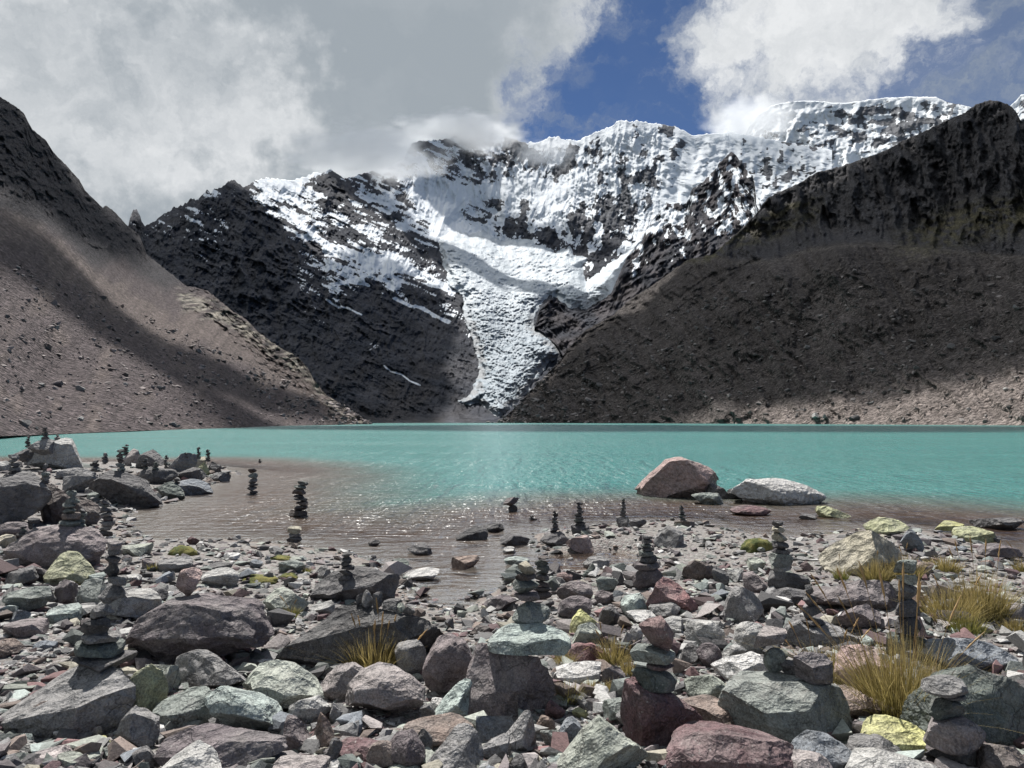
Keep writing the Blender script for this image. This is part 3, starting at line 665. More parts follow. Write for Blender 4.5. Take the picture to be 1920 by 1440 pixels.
cloud([(-250, 330), (40, 395), (120, 470), (190, 545), (290, 625), (380, 660), (450, 690), (560, 730), (640, 775), (600, 792), (470, 765), (330, 720), (200, 640), (110, 565), (20, 520), (-250, 500)], DA,
      'long narrow unseen cloud high over the scree slope, drawing a dark band on it', frag=14)
cloud([(-420, -90), (0, 170), (100, 270), (190, 380), (262, 445), (262, 505), (190, 480), (110, 425), (30, 372), (-200, 300), (-420, 250)], DA,
      'unseen cloud high over the dark cliffs at the top of the scree slope', frag=16)
lk = [(300, 800), (690, 798.5), (1000, 796), (1500, 798), (2100, 800), (2150, 812), (1700, 811), (1300, 808.5), (1000, 809.5), (700, 806), (480, 805)]
cloud(lk, None, 'thin unseen cloud high over the far end of the lake', frag=40)
shade = lambda r_: (lambda x, y: np.log(r_))  # fixed distance for the unseen decks added to grey the peak clouds
cloud([(420, 350), (380, 150), (600, 100), (990, 100), (1000, 230), (900, 270), (800, 300), (700, 330), (560, 350)], shade(2750.0), 'unseen cloud deck added to shade the grey cloud of the peaks', frag=90, CLOUD_Z=3400.0)
cloud([(680, 300), (660, 120), (900, 80), (1080, 110), (1030, 210), (1000, 250), (880, 262)], shade(3700.0), 'unseen cloud deck added to shade the cloud at the cirque top', frag=90, CLOUD_Z=4600.0)
# ------------------------------------------------------------------ rocks
m_rock, t = material('rock')
oi = t.n('ShaderNodeObjectInfo')
P = t.n('ShaderNodeTexCoord').outputs['Object']
Pr = t.vm('ADD', P, t.scale(t.n('ShaderNodeCombineXYZ', i0=oi.outputs['Random'], i1=oi.outputs['Random'], i2=oi.outputs['Random']), 37.0))
base = oi.outputs['Color']
lo_ = t.noise(Pr, 3.2, 5, .6); mid = t.noise(Pr, 17, 5, .65); spk = t.noise(Pr, 95, 3, .7)
rot = t.n('ShaderNodeVectorRotate', dict(rotation_type='AXIS_ANGLE')); t.put(rot, 'Vector', Pr); t.put(rot, 'Axis', (.6, .7, .25)); t.put(rot, 'Angle', t.m('MULTIPLY', oi.outputs['Random'], 6.28))
lay = t.noise(t.vm('MULTIPLY', rot, (2.0, 2.0, 11.0)), 3.0, 5, .65, 0.8)
k = t.m('ADD', t.ramp(lo_, .3, .7, .78, 1.2, False), t.ramp(mid, .3, .7, -.20, .20, False))
k = t.m('ADD', k, t.ramp(spk, .35, .65, -.36, .36, False)); k = t.m('ADD', k, t.ramp(lay, .35, .65, -.12, .12, False))
alt = t.mix(t.ramp(t.noise(Pr, 1.7, 5, .65), .42, .62, 0, .32), base, rgb(0.235, 0.228, 0.222))
c = t.scale(alt, k)
stain = t.ramp(t.noise(t.vm('MULTIPLY', rot, (1.0, 1.0, 2.2)), 4.2, 6, .7), .52, .66, 0, .5)
c = t.mix(stain, c, t.scale(c, .42))
dust = t.m('MULTIPLY', t.ramp(t.noise(Pr, 5.5, 6, .7), .52, .72), .35)
c = t.mix(dust, c, rgb(0.30, 0.275, 0.26))
whites = t.ramp(t.noise(Pr, 42, 4, .75), .60, .70, 0, .6)
c = t.mix(whites, c, rgb(0.42, 0.42, 0.40))
lich = t.ramp(t.noise(Pr, 6.0, 6, .7), t.m('SUBTRACT', .78, t.m('MULTIPLY', oi.outputs['Alpha'], .42)), t.m('SUBTRACT', .88, t.m('MULTIPLY', oi.outputs['Alpha'], .42)))
lich = t.m('MULTIPLY', lich, t.ramp(oi.outputs['Alpha'], .02, .1))
c = t.mix(t.m('MULTIPLY', lich, .85), c, t.mix(spk, rgb(0.36, 0.37, 0.13), rgb(0.50, 0.49, 0.22)))
crack = t.n('ShaderNodeTexVoronoi', dict(feature='DISTANCE_TO_EDGE'), Scale=2.6); t.put(crack, 'Vector', t.vm('ADD', Pr, t.scale(t.noise(Pr, 4, 4, .6, 0, 1), .35)))
crk = t.m('MULTIPLY', t.ramp(crack.outputs['Distance'], 0.0, 0.016, 1, 0), t.ramp(lo_, .48, .56))
c = t.mix(t.m('MULTIPLY', crk, .55), c, rgb(.03, .028, .028))
chip = t.n('ShaderNodeTexVoronoi', dict(feature='F1'), Scale=8.0); t.put(chip, 'Vector', t.vm('ADD', Pr, t.scale(t.noise(Pr, 9, 3, .6, 0, 1), .12)))
hgt = t.m('ADD', t.m('ADD', t.m('ADD', t.m('MULTIPLY', chip.outputs['Distance'], .11), t.m('MULTIPLY', mid, .045)), t.m('MULTIPLY', spk, .008)), t.m('MULTIPLY', lay, .028))
hgt = t.m('SUBTRACT', hgt, t.m('MULTIPLY', crk, .008))
bmp = t.n('ShaderNodeBump', Strength=0.85, Distance=1.0, Height=hgt)
bs = t.n('ShaderNodeBsdfPrincipled', Base_Color=c, Roughness=.82, Normal=bmp); bs.inputs['Specular IOR Level'].default_value = .3
t.n('ShaderNodeOutputMaterial', Surface=bs)

PAL = dict(grey=(0.226, 0.220, 0.220), dark=(0.104, 0.100, 0.104), black=(0.063, 0.061, 0.063), pale=(0.381, 0.375, 0.364), white=(0.515, 0.504, 0.493), mauve=(0.201, 0.171, 0.174), purple=(0.144, 0.122, 0.129),
           pinkgrey=(0.323, 0.287, 0.281), pink=(0.370, 0.269, 0.252), red=(0.226, 0.122, 0.122), maroon=(0.140, 0.083, 0.088), green=(0.232, 0.256, 0.238), palegreen=(0.358, 0.381, 0.330), mint=(0.336, 0.386, 0.364),
           darkgreen=(0.122, 0.140, 0.128), yellow=(0.493, 0.482, 0.224), olive=(0.358, 0.364, 0.224), blue=(0.183, 0.201, 0.226), brown=(0.232, 0.177, 0.152), darkbrown=(0.122, 0.098, 0.091), tan=(0.403, 0.370, 0.291))
NAMES = dict(grey='grey', dark='dark grey', black='blackish', pale='pale grey', white='whitish', mauve='mauve grey', purple='dark purplish', pinkgrey='pinkish grey', pink='pink', red='red', maroon='maroon',
             green='greenish grey', palegreen='pale green', mint='mint green', darkgreen='dark green', yellow='yellow', olive='olive', blue='bluish grey', brown='brown', darkbrown='dark brown', tan='tan')
_ico = {}
def ico(n):
    if n not in _ico:
        bm = bmesh.new(); bmesh.ops.create_icosphere(bm, subdivisions=n, radius=1.0)
        v = np.array([q.co[:] for q in bm.verts]); f = np.array([[l.index for l in p.verts] for p in bm.faces], np.int32); bm.free(); _ico[n] = (v, f)
    return _ico[n]

def rock_shape(rs, sub, kind='angular', prof=None, fs=0.0):
    """unit rock: x,y in -.5..+.5, z in 0..1, built by cutting a ball with planes, then roughened"""
    v, f = ico(sub); v = v.copy(); off = rs.uniform(0, 50, 3)
    if kind == 'round':
        v *= (1 + .16 * fbm(v[:, 0] * .9 + off[0], v[:, 1] * .9 + off[1], v[:, 2] * .9 + off[2], 3))[:, None]; npl, d0, d1 = 9, .66, .92
    elif kind == 'rough': 
        v *= (1 + .40 * fbm(v[:, 0] * 1.1 + off[0], v[:, 1] * 1.1 + off[1], v[:, 2] * 1.1 + off[2], 4))[:, None]; npl, d0, d1 = 14, .48, .84
    elif kind == 'slab': npl, d0, d1 = 9, .5, .85
    elif kind == 'wedge': npl, d0, d1 = 7, .32, .8
    else: npl, d0, d1 = 15, .40, .80
    for p in range(npl):
        n = rs.normal(size=3)
        if kind == 'slab' and p < 3: n = np.array([rs.uniform(-.22, .22), rs.uniform(-.3, .1), 1.0 if p % 2 == 0 else -1.0])
        n /= np.linalg.norm(n); d = rs.uniform(d0, d1)
        if kind == 'slab' and p < 3: d = rs.uniform(.32, .5)
        q = v @ n - d
        v -= np.clip(q, 0, None)[:, None] * n
    if sub >= 3:
        a = .05 if kind != 'round' else .04
        if sub >= 4: v *= (1 - .055 * (ridged(v[:, 0] * 1.7 + off[1], v[:, 1] * 1.7 + off[2], v[:, 2] * 1.7 + off[0], 4, .55) - .4))[:, None]
        v *= (1 + a * fbm(v[:, 0] * 2.2 + off[0], v[:, 1] * 2.2 + off[1], v[:, 2] * 2.2 + off[2], 5, .58))[:, None]
        # broken steps along bedding planes
        if kind in ('slab', 'angular', 'wedge'):
            w_ = v @ np.array([.25, .15, .95]); st = .055 * (np.round(w_ * 7 + .6 * fbm(v[:, 0] * 1.5, v[:, 1] * 1.5, off[2], 2)) / 7 - w_)
            rad = v.copy(); rad[:, 2] = 0; v += rad * (st * 2.4)[:, None]
    lo, hi = v.min(0), v.max(0); v = (v - lo) / (hi - lo); v[:, :2] -= .5
    if prof is not None:
        pr = np.array(prof, float); xx = v[:, 0] + .5
        m = np.interp(xx, np.linspace(0, 1, len(pr)), pr)
        nb = 16; ib = np.clip((xx * nb).astype(int), 0, nb - 1); env = np.zeros(nb); np.maximum.at(env, ib, v[:, 2])
        e2 = np.convolve(np.pad(env, 2, mode='edge'), [.1, .25, .3, .25, .1], 'valid')
        en = np.maximum(np.interp(xx, (np.arange(nb) + .5) / nb, np.maximum(e2, env * .96)), .22)
        v[:, 2] *= m / en
        v[:, 2] /= max(v[:, 2].max(), 1e-6)
    if fs: v[:, 2] *= 1 - fs * np.clip(.5 - v[:, 1], 0, 1); v[:, 2] /= v[:, 2].max()
    return v, f

def finish_rock(name, v, f, W, Dp, H, sink, flat):
    v = v.copy(); v[:, 0] *= W; v[:, 1] *= Dp; v[:, 2] = v[:, 2] * (H + sink) - sink
    me = mesh_np(name, v, f, not flat)
    if not flat: me.set_sharp_from_angle(angle=math.radians(27))
    me.materials.append(m_rock); return me

_rsc = np.concatenate([np.geomspace(1.6, 60, 1500)])
def ground_hit(px, py):
    x, y, z = ray(px, py); zz = CAMZ + z * _rsc; g = np.maximum(ground_z(x * _rsc, y * _rsc), 0.0)
    i = np.argmax(zz < g); 
    if not (zz < g).any(): i = len(_rsc) - 1
    return float(_rsc[i]), float(g[i])

from mathutils.bvhtree import BVHTree
def cast(key, px, py):
    """distance and height where the line through a photo pixel meets the top of a rock"""
    d = ROCKS[key]
    if 'bvh' not in d:
        me = d['o'].data; L = d['o'].location
        d['bvh'] = BVHTree.FromPolygons([tuple(q.co + L) for q in me.vertices], [tuple(p.vertices) for p in me.polygons])
    for k in range(60):
        x, y, z = [float(q) for q in ray(px, py + k)]
        hit, nrm, i, dist = d['bvh'].ray_cast(Vector((0, 0, CAMZ)), Vector((x, y, z)))
        if hit is not None and (nrm.z > .25 or k > 40):
            return math.hypot(hit.x, hit.y), hit.z, py + k
    return d['rc'], d['top'], py

ROCKS = {}; BOXES = []
def rock(x0, y0, x1, y1, pal, kind, label, key=None, on=None, r=None, dr=.8, prof=None, lich=0.0, name=None, off=0.0, sink=.22, seed=None, fs=.14, cat='rock', group='rocks of the stony shore'):
    pxm = .5 * (x0 + x1); wpx, hpx = x1 - x0, y1 - y0
    if on is not None:
        r0, _z, y1n = cast(on, pxm, y1); y0 += (y1n - y1) * .6; y1 = y1n
    elif r is not None: r0 = r
    else: r0, _ = ground_hit(pxm, y1)
    dx_, dy_, dz_ = [float(q) for q in ray(pxm, y1)]
    depth = r0 * dy_; W = wpx * depth / F; Dp = W * dr
    zb = CAMZ + dz_ * r0; sl = -dz_
    H = max(hpx * depth / F - .55 * Dp * max(sl, 0), .3 * hpx * depth / F)
    rc = r0 + .36 * Dp
    if on is not None: zb -= .05 * H
    x, y = dx_ * rc, dy_ * rc
    rs = np.random.RandomState(seed if seed is not None else (int(x0 * 7 + y0 * 13 + x1 * 3 + 5000)) % 100000)
    mx = max(wpx, hpx) * .533
    sub = 2 if mx < 9 else 3 if mx < 20 else 4 if mx < 50 else 5 if mx < 110 else 6
    v, f = rock_shape(rs, sub, kind, prof, fs)
    nm = name or ('boulder' if wpx > 95 else 'rock')
    me = finish_rock(nm, v, f, W, Dp, H, H * (sink if on is None else .12), sub <= 2)
    o = link(nm, me); o.location = (x, y, zb)
    c = PAL[pal]; j = rs.uniform(.9, 1.1)
    o.color = (c[0] * j, c[1] * j, c[2] * j, lich)
    tag(o, label, cat, group)
    d = dict(o=o, rc=rc, top=zb + H, box=(x0, y0, x1, y1), x=x, y=y)
    BOXES.append((x0, y0, x1, y1))
    if key: ROCKS[key] = d
    return d
R = rock
# --- rocky point on the left
R(28, 835, 74, 866, 'dark', 'rough', 'dark boulder at the water behind the big pale boulder of the point', r=31)
R(57, 822, 98, 850, 'grey', 'rough', 'grey boulder carrying the tallest cairn behind the pale boulder of the point', 'p_back', r=30.5)
R(55, 819, 164, 882, 'pale', 'angular', 'large pale grey boulder with a sloping top on the rocky point', 'p_pale', prof=[.38, .7, .95, 1, .92, .7], dr=.7)
R(-60, 880, 104, 987, 'dark', 'rough', 'huge dark rough boulder at the picture edge on the rocky point', 'p_dark', prof=[.7, .9, 1, .95, .8], dr=.75)
R(72, 905, 190, 987, 'darkbrown', 'rough', 'dark reddish brown boulder behind the twin cairns', 'p_brown', prof=[.95, 1, .85, .7, .45], dr=.6)
R(117, 890, 178, 924, 'grey', 'angular', 'blocky grey rock on the point beside the dark wedge boulder', dr=.7)
R(180, 878, 314, 950, 'dark', 'angular', 'large dark wedge-shaped boulder sloping into the water at the point', 'p_wedge', prof=[.75, 1, .98, .85, .68, .42], dr=.75)
R(262, 874, 331, 907, 'dark', 'round', 'long dark rock behind the wedge boulder of the point', 'p_long')
R(230, 841, 264, 874, 'pinkgrey', 'rough', 'pinkish rock on the point with a small cairn on its crown', 'p_pink')
R(255, 842, 309, 880, 'dark', 'wedge', 'dark pyramid-shaped rock in the middle of the point', 'p_pyr', prof=[.4, .9, 1, .8, .4])
R(313, 848, 365, 886, 'grey', 'wedge', 'grey tilted block near the tip of the point', 'p_tilt', prof=[.4, .75, 1, .9])
R(322, 876, 382, 902, 'dark', 'angular', 'dark slab leaning below the yellow wedge at the tip of the point')
R(353, 856, 392, 878, 'tan', 'slab', 'tan slab under the slim cairn at the tip of the point', 'p_tan')
R(360, 866, 395, 893, 'olive', 'wedge', 'olive yellow wedge-shaped rock at the tip of the point', lich=.4, prof=[.2, .7, 1, .5])
R(390, 865, 416, 889, 'dark', 'angular', 'dark block with a slim cairn on top, last on the point', 'p_end')
R(394, 883, 431, 903, 'grey', 'rough', 'low grey rock awash off the tip of the point')
R(332, 898, 398, 928, 'blue', 'slab', 'smooth bluish grey slab dipping into the water at the point', prof=[.9, 1, .9, .7, .3])
R(297, 903, 352, 937, 'darkgreen', 'angular', 'greenish boulder at the waterline beside the smooth bluish slab', 'p_green', prof=[.9, 1, .8, .5])
R(160, 912, 178, 928, 'grey', 'slab', 'upper of two small slabs beside the dark wedge boulder')
R(163, 922, 192, 938, 'green', 'slab', 'lower of two small slabs beside the dark wedge boulder')
R(206, 924, 231, 940, 'grey', 'slab', 'small flat grey stone at the foot of the dark wedge boulder')
R(113, 876, 184, 900, 'grey', 'rough', 'rubbly grey rock between the pale boulder and the wedge boulder', dr=.6)
R(-12, 864, 18, 884, 'pale', 'slab', 'pale slab at the picture edge beside the pale boulder of the point')
R(137, 888, 152, 900, 'white', 'angular', 'small whitish stone below the pale boulder of the point')
# --- left shore
R(-25, 976, 60, 1014, 'mauve', 'round', 'mauve boulder partly cut by the picture edge below the point', dr=.7)
R(0, 980, 201, 1065, 'mauve', 'round', 'broad mauve boulder carrying the twin cairns near the inlet', 'l_mauve', prof=[.35, .7, .95, 1, .97, .9, .6], dr=.55)
R(-14, 1002, 22, 1030, 'tan', 'angular', 'pale yellowish rock cut by the picture edge beside the broad mauve boulder', lich=.3)
R(86, 1035, 174, 1099, 'olive', 'wedge', 'large olive yellow block with a green-grey side below the broad mauve boulder', 'l_olive', prof=[.6, 1, .95, .7, .35], lich=.35)
R(13, 1062, 71, 1099, 'dark', 'angular', 'dark rounded rock beside the olive yellow block, near the picture edge')
R(57, 1060, 90, 1092, 'purple', 'angular', 'purplish rock wedged between the broad mauve boulder and the olive block')
R(160, 1073, 198, 1095, 'mint', 'slab', 'small mint green slab between the olive block and the crooked cairn')
R(10, 1100, 94, 1150, 'green', 'angular', 'green-grey angular boulder close to the picture edge below the olive block', 'l_green')
R(78, 1100, 108, 1132, 'grey', 'angular', 'upright grey stone beside the green-grey angular boulder')
R(97, 1087, 144, 1134, 'purple', 'wedge', 'dark purple stone with a sharp ridge below the olive block')
R(143, 1085, 202, 1140, 'green', 'angular', 'steep green-grey rock leaning towards the crooked cairn')
R(167, 1107, 294, 1164, 'pale', 'slab', 'pale grey slab under the crooked cairn', 'l_slab', prof=[.4, .8, 1, 1, .7], dr=.7)
R(93, 1133, 153, 1169, 'mint', 'slab', 'flat mint green slab in front of the pale grey slab')
R(13, 1143, 51, 1168, 'blue', 'angular', 'small bluish rock near the picture edge in front of the green-grey boulder')
R(265, 1102, 314, 1131, 'dark', 'round', 'dark low rock peeping out behind the pale grey slab')
R(380, 1065, 451, 1101, 'pale', 'round', 'pale round-backed rock behind the big dark boulder with the pink stone', 'l_pale')
R(297, 1044, 361, 1073, 'grey', 'slab', 'flat grey rock on the gravel behind the pink stone')
R(390, 1054, 438, 1069, 'dark', 'slab', 'thin dark flat rock on the gravel beyond the pale round-backed rock')
R(233, 1100, 517, 1254, 'purple', 'rough', 'biggest dark purple boulder of the left shore, a pink stone on top', 'l_big', prof=[.35, .8, .98, 1, .93, .86, .6], dr=.62, seed=11)
R(331, 1058, 378, 1114, 'pink', 'angular', 'upright pink stone balanced on the biggest dark purple boulder', on='l_big', dr=.8, off=-.08)
R(490, 1102, 577, 1153, 'palegreen', 'angular', 'pale green flat-topped block beside the biggest dark purple boulder', 'l_pgreen', prof=[.6, 1, .95, .6])
R(580, 1127, 629, 1154, 'pale', 'angular', 'pale block between the pale green block and the blackish boulder')
R(587, 1062, 748, 1132, 'dark', 'rough', 'dark rough boulder by the inlet with a dark cairn on it', 'm_dark', prof=[.6, .9, 1, .95, .85, .8], dr=.6)
R(519, 1120, 846, 1254, 'black', 'rough', 'huge blackish boulder beside the inlet with a cluster of loose stones on top', 'm_black', prof=[.4, .66, .88, 1, 1, .97, .85], dr=.5, seed=41)
R(228, 1018, 281, 1043, 'palegreen', 'slab', 'pale slab lying flat on the gravel near the inlet corner')
R(522, 1048, 571, 1074, 'green', 'angular', 'green-grey angular rock alone on the gravel before the dark cairn boulder')
R(420, 1036, 449, 1050, 'white', 'slab', 'whitish flat stone on the gravel by the waterline')
R(583, 1060, 623, 1086, 'grey', 'angular', 'grey rock leaning on the dark cairn boulder')
R(8, 1162, 87, 1194, 'mauve', 'slab', 'reddish mauve rock sunk in the gravel near the picture edge')
R(-14, 1197, 37, 1233, 'brown', 'angular', 'brown rock cut by the picture edge above the long grey slab')
# loose stones on the blackish boulder
for b_ in [(668, 1106, 684, 1131, 'dark', 'angular', 'left-end upright stone of the cluster on the blackish boulder'), (678, 1104, 699, 1140, 'grey', 'rough', 'knobbly grey stone of the cluster on the blackish boulder'),
           (699, 1100, 717, 1133, 'dark', 'slab', 'standing slab in the cluster on the blackish boulder'), (717, 1092, 752, 1117, 'dark', 'slab', 'tilted slab topping the cluster on the blackish boulder'),
           (745, 1096, 760, 1118, 'palegreen', 'angular', 'pale green stone in the cluster on the blackish boulder'), (736, 1118, 754, 1134, 'grey', 'angular', 'small grey stone in front of the cluster on the blackish boulder'),
           (755, 1110, 779, 1129, 'dark', 'angular', 'last dark stone of the cluster on the blackish boulder, nearest the inlet')]:
    R(*b_, on='m_black', off=-.05)
# --- near left
R(-20, 1245, 264, 1378, 'grey', 'slab', 'long sloping grey slab carrying the near cairn of six stones', 'n_slab', prof=[.25, .5, .75, .93, 1, 1, .9], dr=.55, seed=5)
R(18, 1305, 145, 1380, 'brown', 'rough', 'brown-grey knobbly rock tucked under the long grey slab', 'n_brown', prof=[.45, .7, 1, .95, .8])
R(144, 1292, 212, 1355, 'dark', 'round', 'dark round rock under the end of the long grey slab')
R(199, 1245, 300, 1363, 'olive', 'wedge', 'tilted slab with a yellow-green face beside the long grey slab', 'n_yellow', prof=[.25, .6, .9, 1, .8], lich=.25)
R(262, 1241, 331, 1300, 'palegreen', 'angular', 'pale greenish block behind the tilted yellow-green slab')
R(321, 1216, 469, 1296, 'grey', 'angular', 'large grey flat-topped rock in front of the biggest purple boulder', 'n_grey', prof=[.85, 1, .95, .8, .5], dr=.7)
R(388, 1276, 535, 1383, 'mint', 'wedge', 'large mint green and white streaked rock in the near rubble', 'n_mint', prof=[.85, 1, .9, .7, .35], dr=.7)
R(288, 1294, 398, 1368, 'green', 'slab', 'speckled green-grey block beside the mint green rock', prof=[.7, .8, .95, 1, .9])
R(217, 1327, 301, 1404, 'grey', 'angular', 'speckled grey rock with a bright top above the purple slab', prof=[.5, .9, 1, .8, .6])
R(299, 1366, 536, 1450, 'purple', 'rough', 'long purple-brown slab at the bottom edge', 'n_purple', prof=[.9, 1, .97, .95, .9, .8], dr=.5)
R(286, 1401, 416, 1480, 'pale', 'slab', 'pale grey tilted rock cut by the bottom edge before the purple slab', prof=[.3, .8, 1, .8, .4])
R(244, 1398, 300, 1448, 'dark', 'angular', 'dark grey stone at the bottom edge beside the purple slab')
R(103, 1353, 167, 1388, 'white', 'rough', 'whitish speckled stone in front of the brown-grey knobbly rock')
R(26, 1378, 60, 1405, 'mint', 'slab', 'small mint green stone near the bottom corner')
R(60, 1400, 136, 1436, 'pinkgrey', 'slab', 'pinkish elongated stone near the bottom edge')
R(100, 1410, 162, 1455, 'palegreen', 'angular', 'pale green stone cut by the bottom edge')
R(187, 1399, 230, 1426, 'darkgreen', 'slab', 'dark greenish flat stone near the bottom edge')
R(176, 1382, 209, 1399, 'yellow', 'slab', 'small pale yellow flat stone in the near rubble')
R(170, 1360, 193, 1385, 'grey', 'angular', 'small grey upright stone below the dark round rock')
# --- near middle
R(450, 1235, 606, 1340, 'palegreen', 'angular', 'large pale olive-green boulder in the near rubble', 'c_olive', prof=[.6, .95, 1, .9, .65, .35], dr=.7)
R(640, 1244, 801, 1352, 'pinkgrey', 'round', 'smooth rounded pale boulder overhanging a dark hollow', 'c_round', prof=[.5, .85, 1, .98, .85, .55], dr=.7, sink=.02)
R(600, 1240, 692, 1312, 'pinkgrey', 'round', 'pinkish cracked rock behind the smooth rounded boulder', prof=[.5, .9, 1, .8])
R(740, 1201, 799, 1272, 'grey', 'round', 'grey dome-shaped rock beside the tall grass tuft')
R(791, 1187, 892, 1309, 'mauve', 'round', 'large mauve boulder next to the central cairn boulder', 'c_mauve', prof=[.6, .9, 1, .95, .7], dr=.75)
R(542, 1303, 618, 1359, 'pale', 'angular', 'pale block below the olive-green boulder', prof=[.8, 1, .95, .6])
R(533, 1342, 585, 1410, 'mauve', 'wedge', 'mauve leaning stone below the pale block', prof=[1, .9, .6, .3])
R(585, 1338, 626, 1405, 'brown', 'wedge', 'brownish upright pointed stone in the near rubble', prof=[.5, 1, .8, .4])
R(611, 1383, 641, 1432, 'dark', 'angular', 'dark upright stone before the brownish pointed stone')
R(615, 1318, 646, 1360, 'grey', 'angular', 'grey upright stone under the smooth rounded boulder')
R(805, 1277, 891, 1355, 'mint', 'wedge', 'mint green tilted slab leaning on the central brown boulder', prof=[.2, .5, .8, 1, .9], dr=.6)
R(752, 1348, 892, 1402, 'brown', 'slab', 'long grey-brown flat rock below the mint green tilted slab', prof=[.8, 1, .95, .95, .7])
R(779, 1367, 811, 1423, 'black', 'round', 'small blackish round stone below the grey-brown flat rock')
R(790, 1366, 907, 1460, 'grey', 'slab', 'grey slab with a sharp edge at the bottom, near the middle', prof=[.3, .6, .9, 1, .7])
R(712, 1372, 797, 1450, 'purple', 'angular', 'purplish grey rock at the bottom edge beside the blackish round stone', prof=[.4, .9, 1, .7])
R(630, 1386, 720, 1425, 'maroon', 'slab', 'flat red-brown stone in the hollow below the smooth rounded boulder')
R(688, 1386, 745, 1445, 'brown', 'wedge', 'reddish brown leaning stone at the bottom edge')
R(893, 1335, 963, 1390, 'blue', 'angular', 'bluish grey rock under the central brown boulder')
R(902, 1378, 956, 1434, 'grey', 'angular', 'grey rock below the bluish grey rock, near the bottom middle')
R(787, 1318, 816, 1354, 'grey', 'wedge', 'small grey pointed stone beside the smooth rounded boulder')
R(800, 1310, 837, 1335, 'white', 'slab', 'small whitish slab below the large mauve boulder')
R(512, 1418, 622, 1460, 'pinkgrey', 'slab', 'pinkish flat rock at the bottom edge beside the purple slab')
R(615, 1426, 657, 1450, 'white', 'slab', 'white flat stone at the bottom edge beside the pinkish flat rock')
R(726, 1430, 792, 1460, 'palegreen', 'slab', 'pale green stone just showing at the bottom edge')
R(880, 1172, 919, 1192, 'darkbrown', 'slab', 'dark brown flat stone on the gravel beside the green slab of the central cairn')
R(907, 1114, 971, 1146, 'purple', 'rough', 'low purple-brown rock at the head of the inlet')
# --- central pile
R(868, 1205, 1044, 1348, 'mauve', 'rough', 'big brown-mauve boulder under the central cairn', 'c_boulder', prof=[.75, .95, 1, 1, .98, .8], dr=.62, seed=4, fs=.4)
R(913, 1158, 1071, 1220, 'mint', 'slab', 'wide pale green slab lying on the brown-mauve boulder', 'c_slab', on='c_boulder', prof=[.6, .9, .95, 1, .9, .7], dr=.62, off=-.02, lich=.2)
R(1066, 1142, 1128, 1192, 'yellow', 'angular', 'bright yellow lichen-covered rock behind the central cairn', 'c_yellow', lich=.5)
R(1073, 1165, 1131, 1207, 'palegreen', 'angular', 'speckled pale green rock below the yellow lichen rock')
R(1055, 1198, 1137, 1246, 'red', 'angular', 'dull red rock above the low grass beside the central cairn', 'c_red', prof=[.5, .9, 1, .6])
R(1042, 1240, 1129, 1283, 'white', 'slab', 'whitish flat block in front of the dull red rock', 'c_white', prof=[.7, .9, 1, .95])
R(1128, 1246, 1173, 1290, 'purple', 'rough', 'purplish stone beside the whitish flat block')
R(1043, 1088, 1111, 1130, 'mauve', 'round', 'mauve round-backed boulder behind the central cairn', 'c_back')
R(1045, 1116, 1112, 1158, 'purple', 'round', 'purplish low boulder between the central cairn and the yellow lichen rock')
R(1205, 1082, 1306, 1150, 'red', 'angular', 'large dusty red boulder in the middle distance', 'c_redbig', prof=[.6, 1, .95, .75, .5], dr=.7)
R(1165, 1111, 1231, 1157, 'mint', 'angular', 'smooth mint green rock in front of the dusty red boulder', 'c_mint')
R(1122, 1134, 1166, 1172, 'dark', 'angular', 'dark rock between the yellow lichen rock and the mint green rock')
R(1181, 1174, 1206, 1206, 'white', 'angular', 'small white upright stone behind the red-topped cairn')
R(1176, 1146, 1238, 1168, 'white', 'rough', 'whitish rough stone below the smooth mint green rock')
R(1230, 1157, 1287, 1192, 'pale', 'angular', 'pale blocky rock below the dusty red boulder')
R(1215, 1127, 1277, 1160, 'grey', 'round', 'grey rounded rock leaning on the dusty red boulder')
R(1285, 1161, 1359, 1215, 'pale', 'round', 'speckled pale round boulder in the middle rubble', 'c_speck')
R(1356, 1099, 1433, 1170, 'grey', 'angular', 'large blocky grey rock with a tilted face in the middle rubble', 'r_block', prof=[.5, .95, 1, .9, .6])
R(1377, 1163, 1441, 1224, 'pale', 'round', 'pale rounded rock below the large blocky grey rock')
R(1273, 1202, 1331, 1248, 'dark', 'angular', 'dark angular rock beside the red-topped cairn')
R(1351, 1205, 1399, 1237, 'pale', 'angular', 'pale cone-shaped stone above the white speckled rock')
R(1308, 1206, 1356, 1254, 'purple', 'angular', 'purplish blocky stone beside the pale cone-shaped stone')
R(1339, 1222, 1442, 1286, 'white', 'rough', 'white speckled rock resting behind the flat green boulder', 'r_white', prof=[.6, .85, .9, 1, .8])
R(1284, 1261, 1361, 1320, 'palegreen', 'round', 'pale green mottled rock beside the red-topped cairn', lich=.15)
R(1355, 1262, 1602, 1398, 'green', 'slab', 'large flat-topped green boulder with small balanced rocks on it', 'r_green', prof=[.75, .9, .97, 1, .96, .75], dr=.65, seed=9)
R(1167, 1270, 1322, 1402, 'maroon', 'wedge', 'maroon slab under the red-topped cairn', 'r_slab', prof=[1, .95, .85, .7, .5], dr=.6)
R(1241, 1298, 1386, 1368, 'brown', 'angular', 'brown-grey block lying across the maroon slab', 'r_brown', prof=[.9, 1, .9, .75, .65])
R(1240, 1353, 1487, 1475, 'maroon', 'angular', 'big maroon boulder at the bottom edge', 'r_maroon', prof=[.6, .8, .97, 1, .97, .9, .8], dr=.6, seed=3)
R(1030, 1338, 1224, 1475, 'palegreen', 'wedge', 'large pale layered slab with a ridge at the bottom edge', 'r_tri', prof=[.15, .45, .8, 1, .88, .7, .5], dr=.6, seed=8)
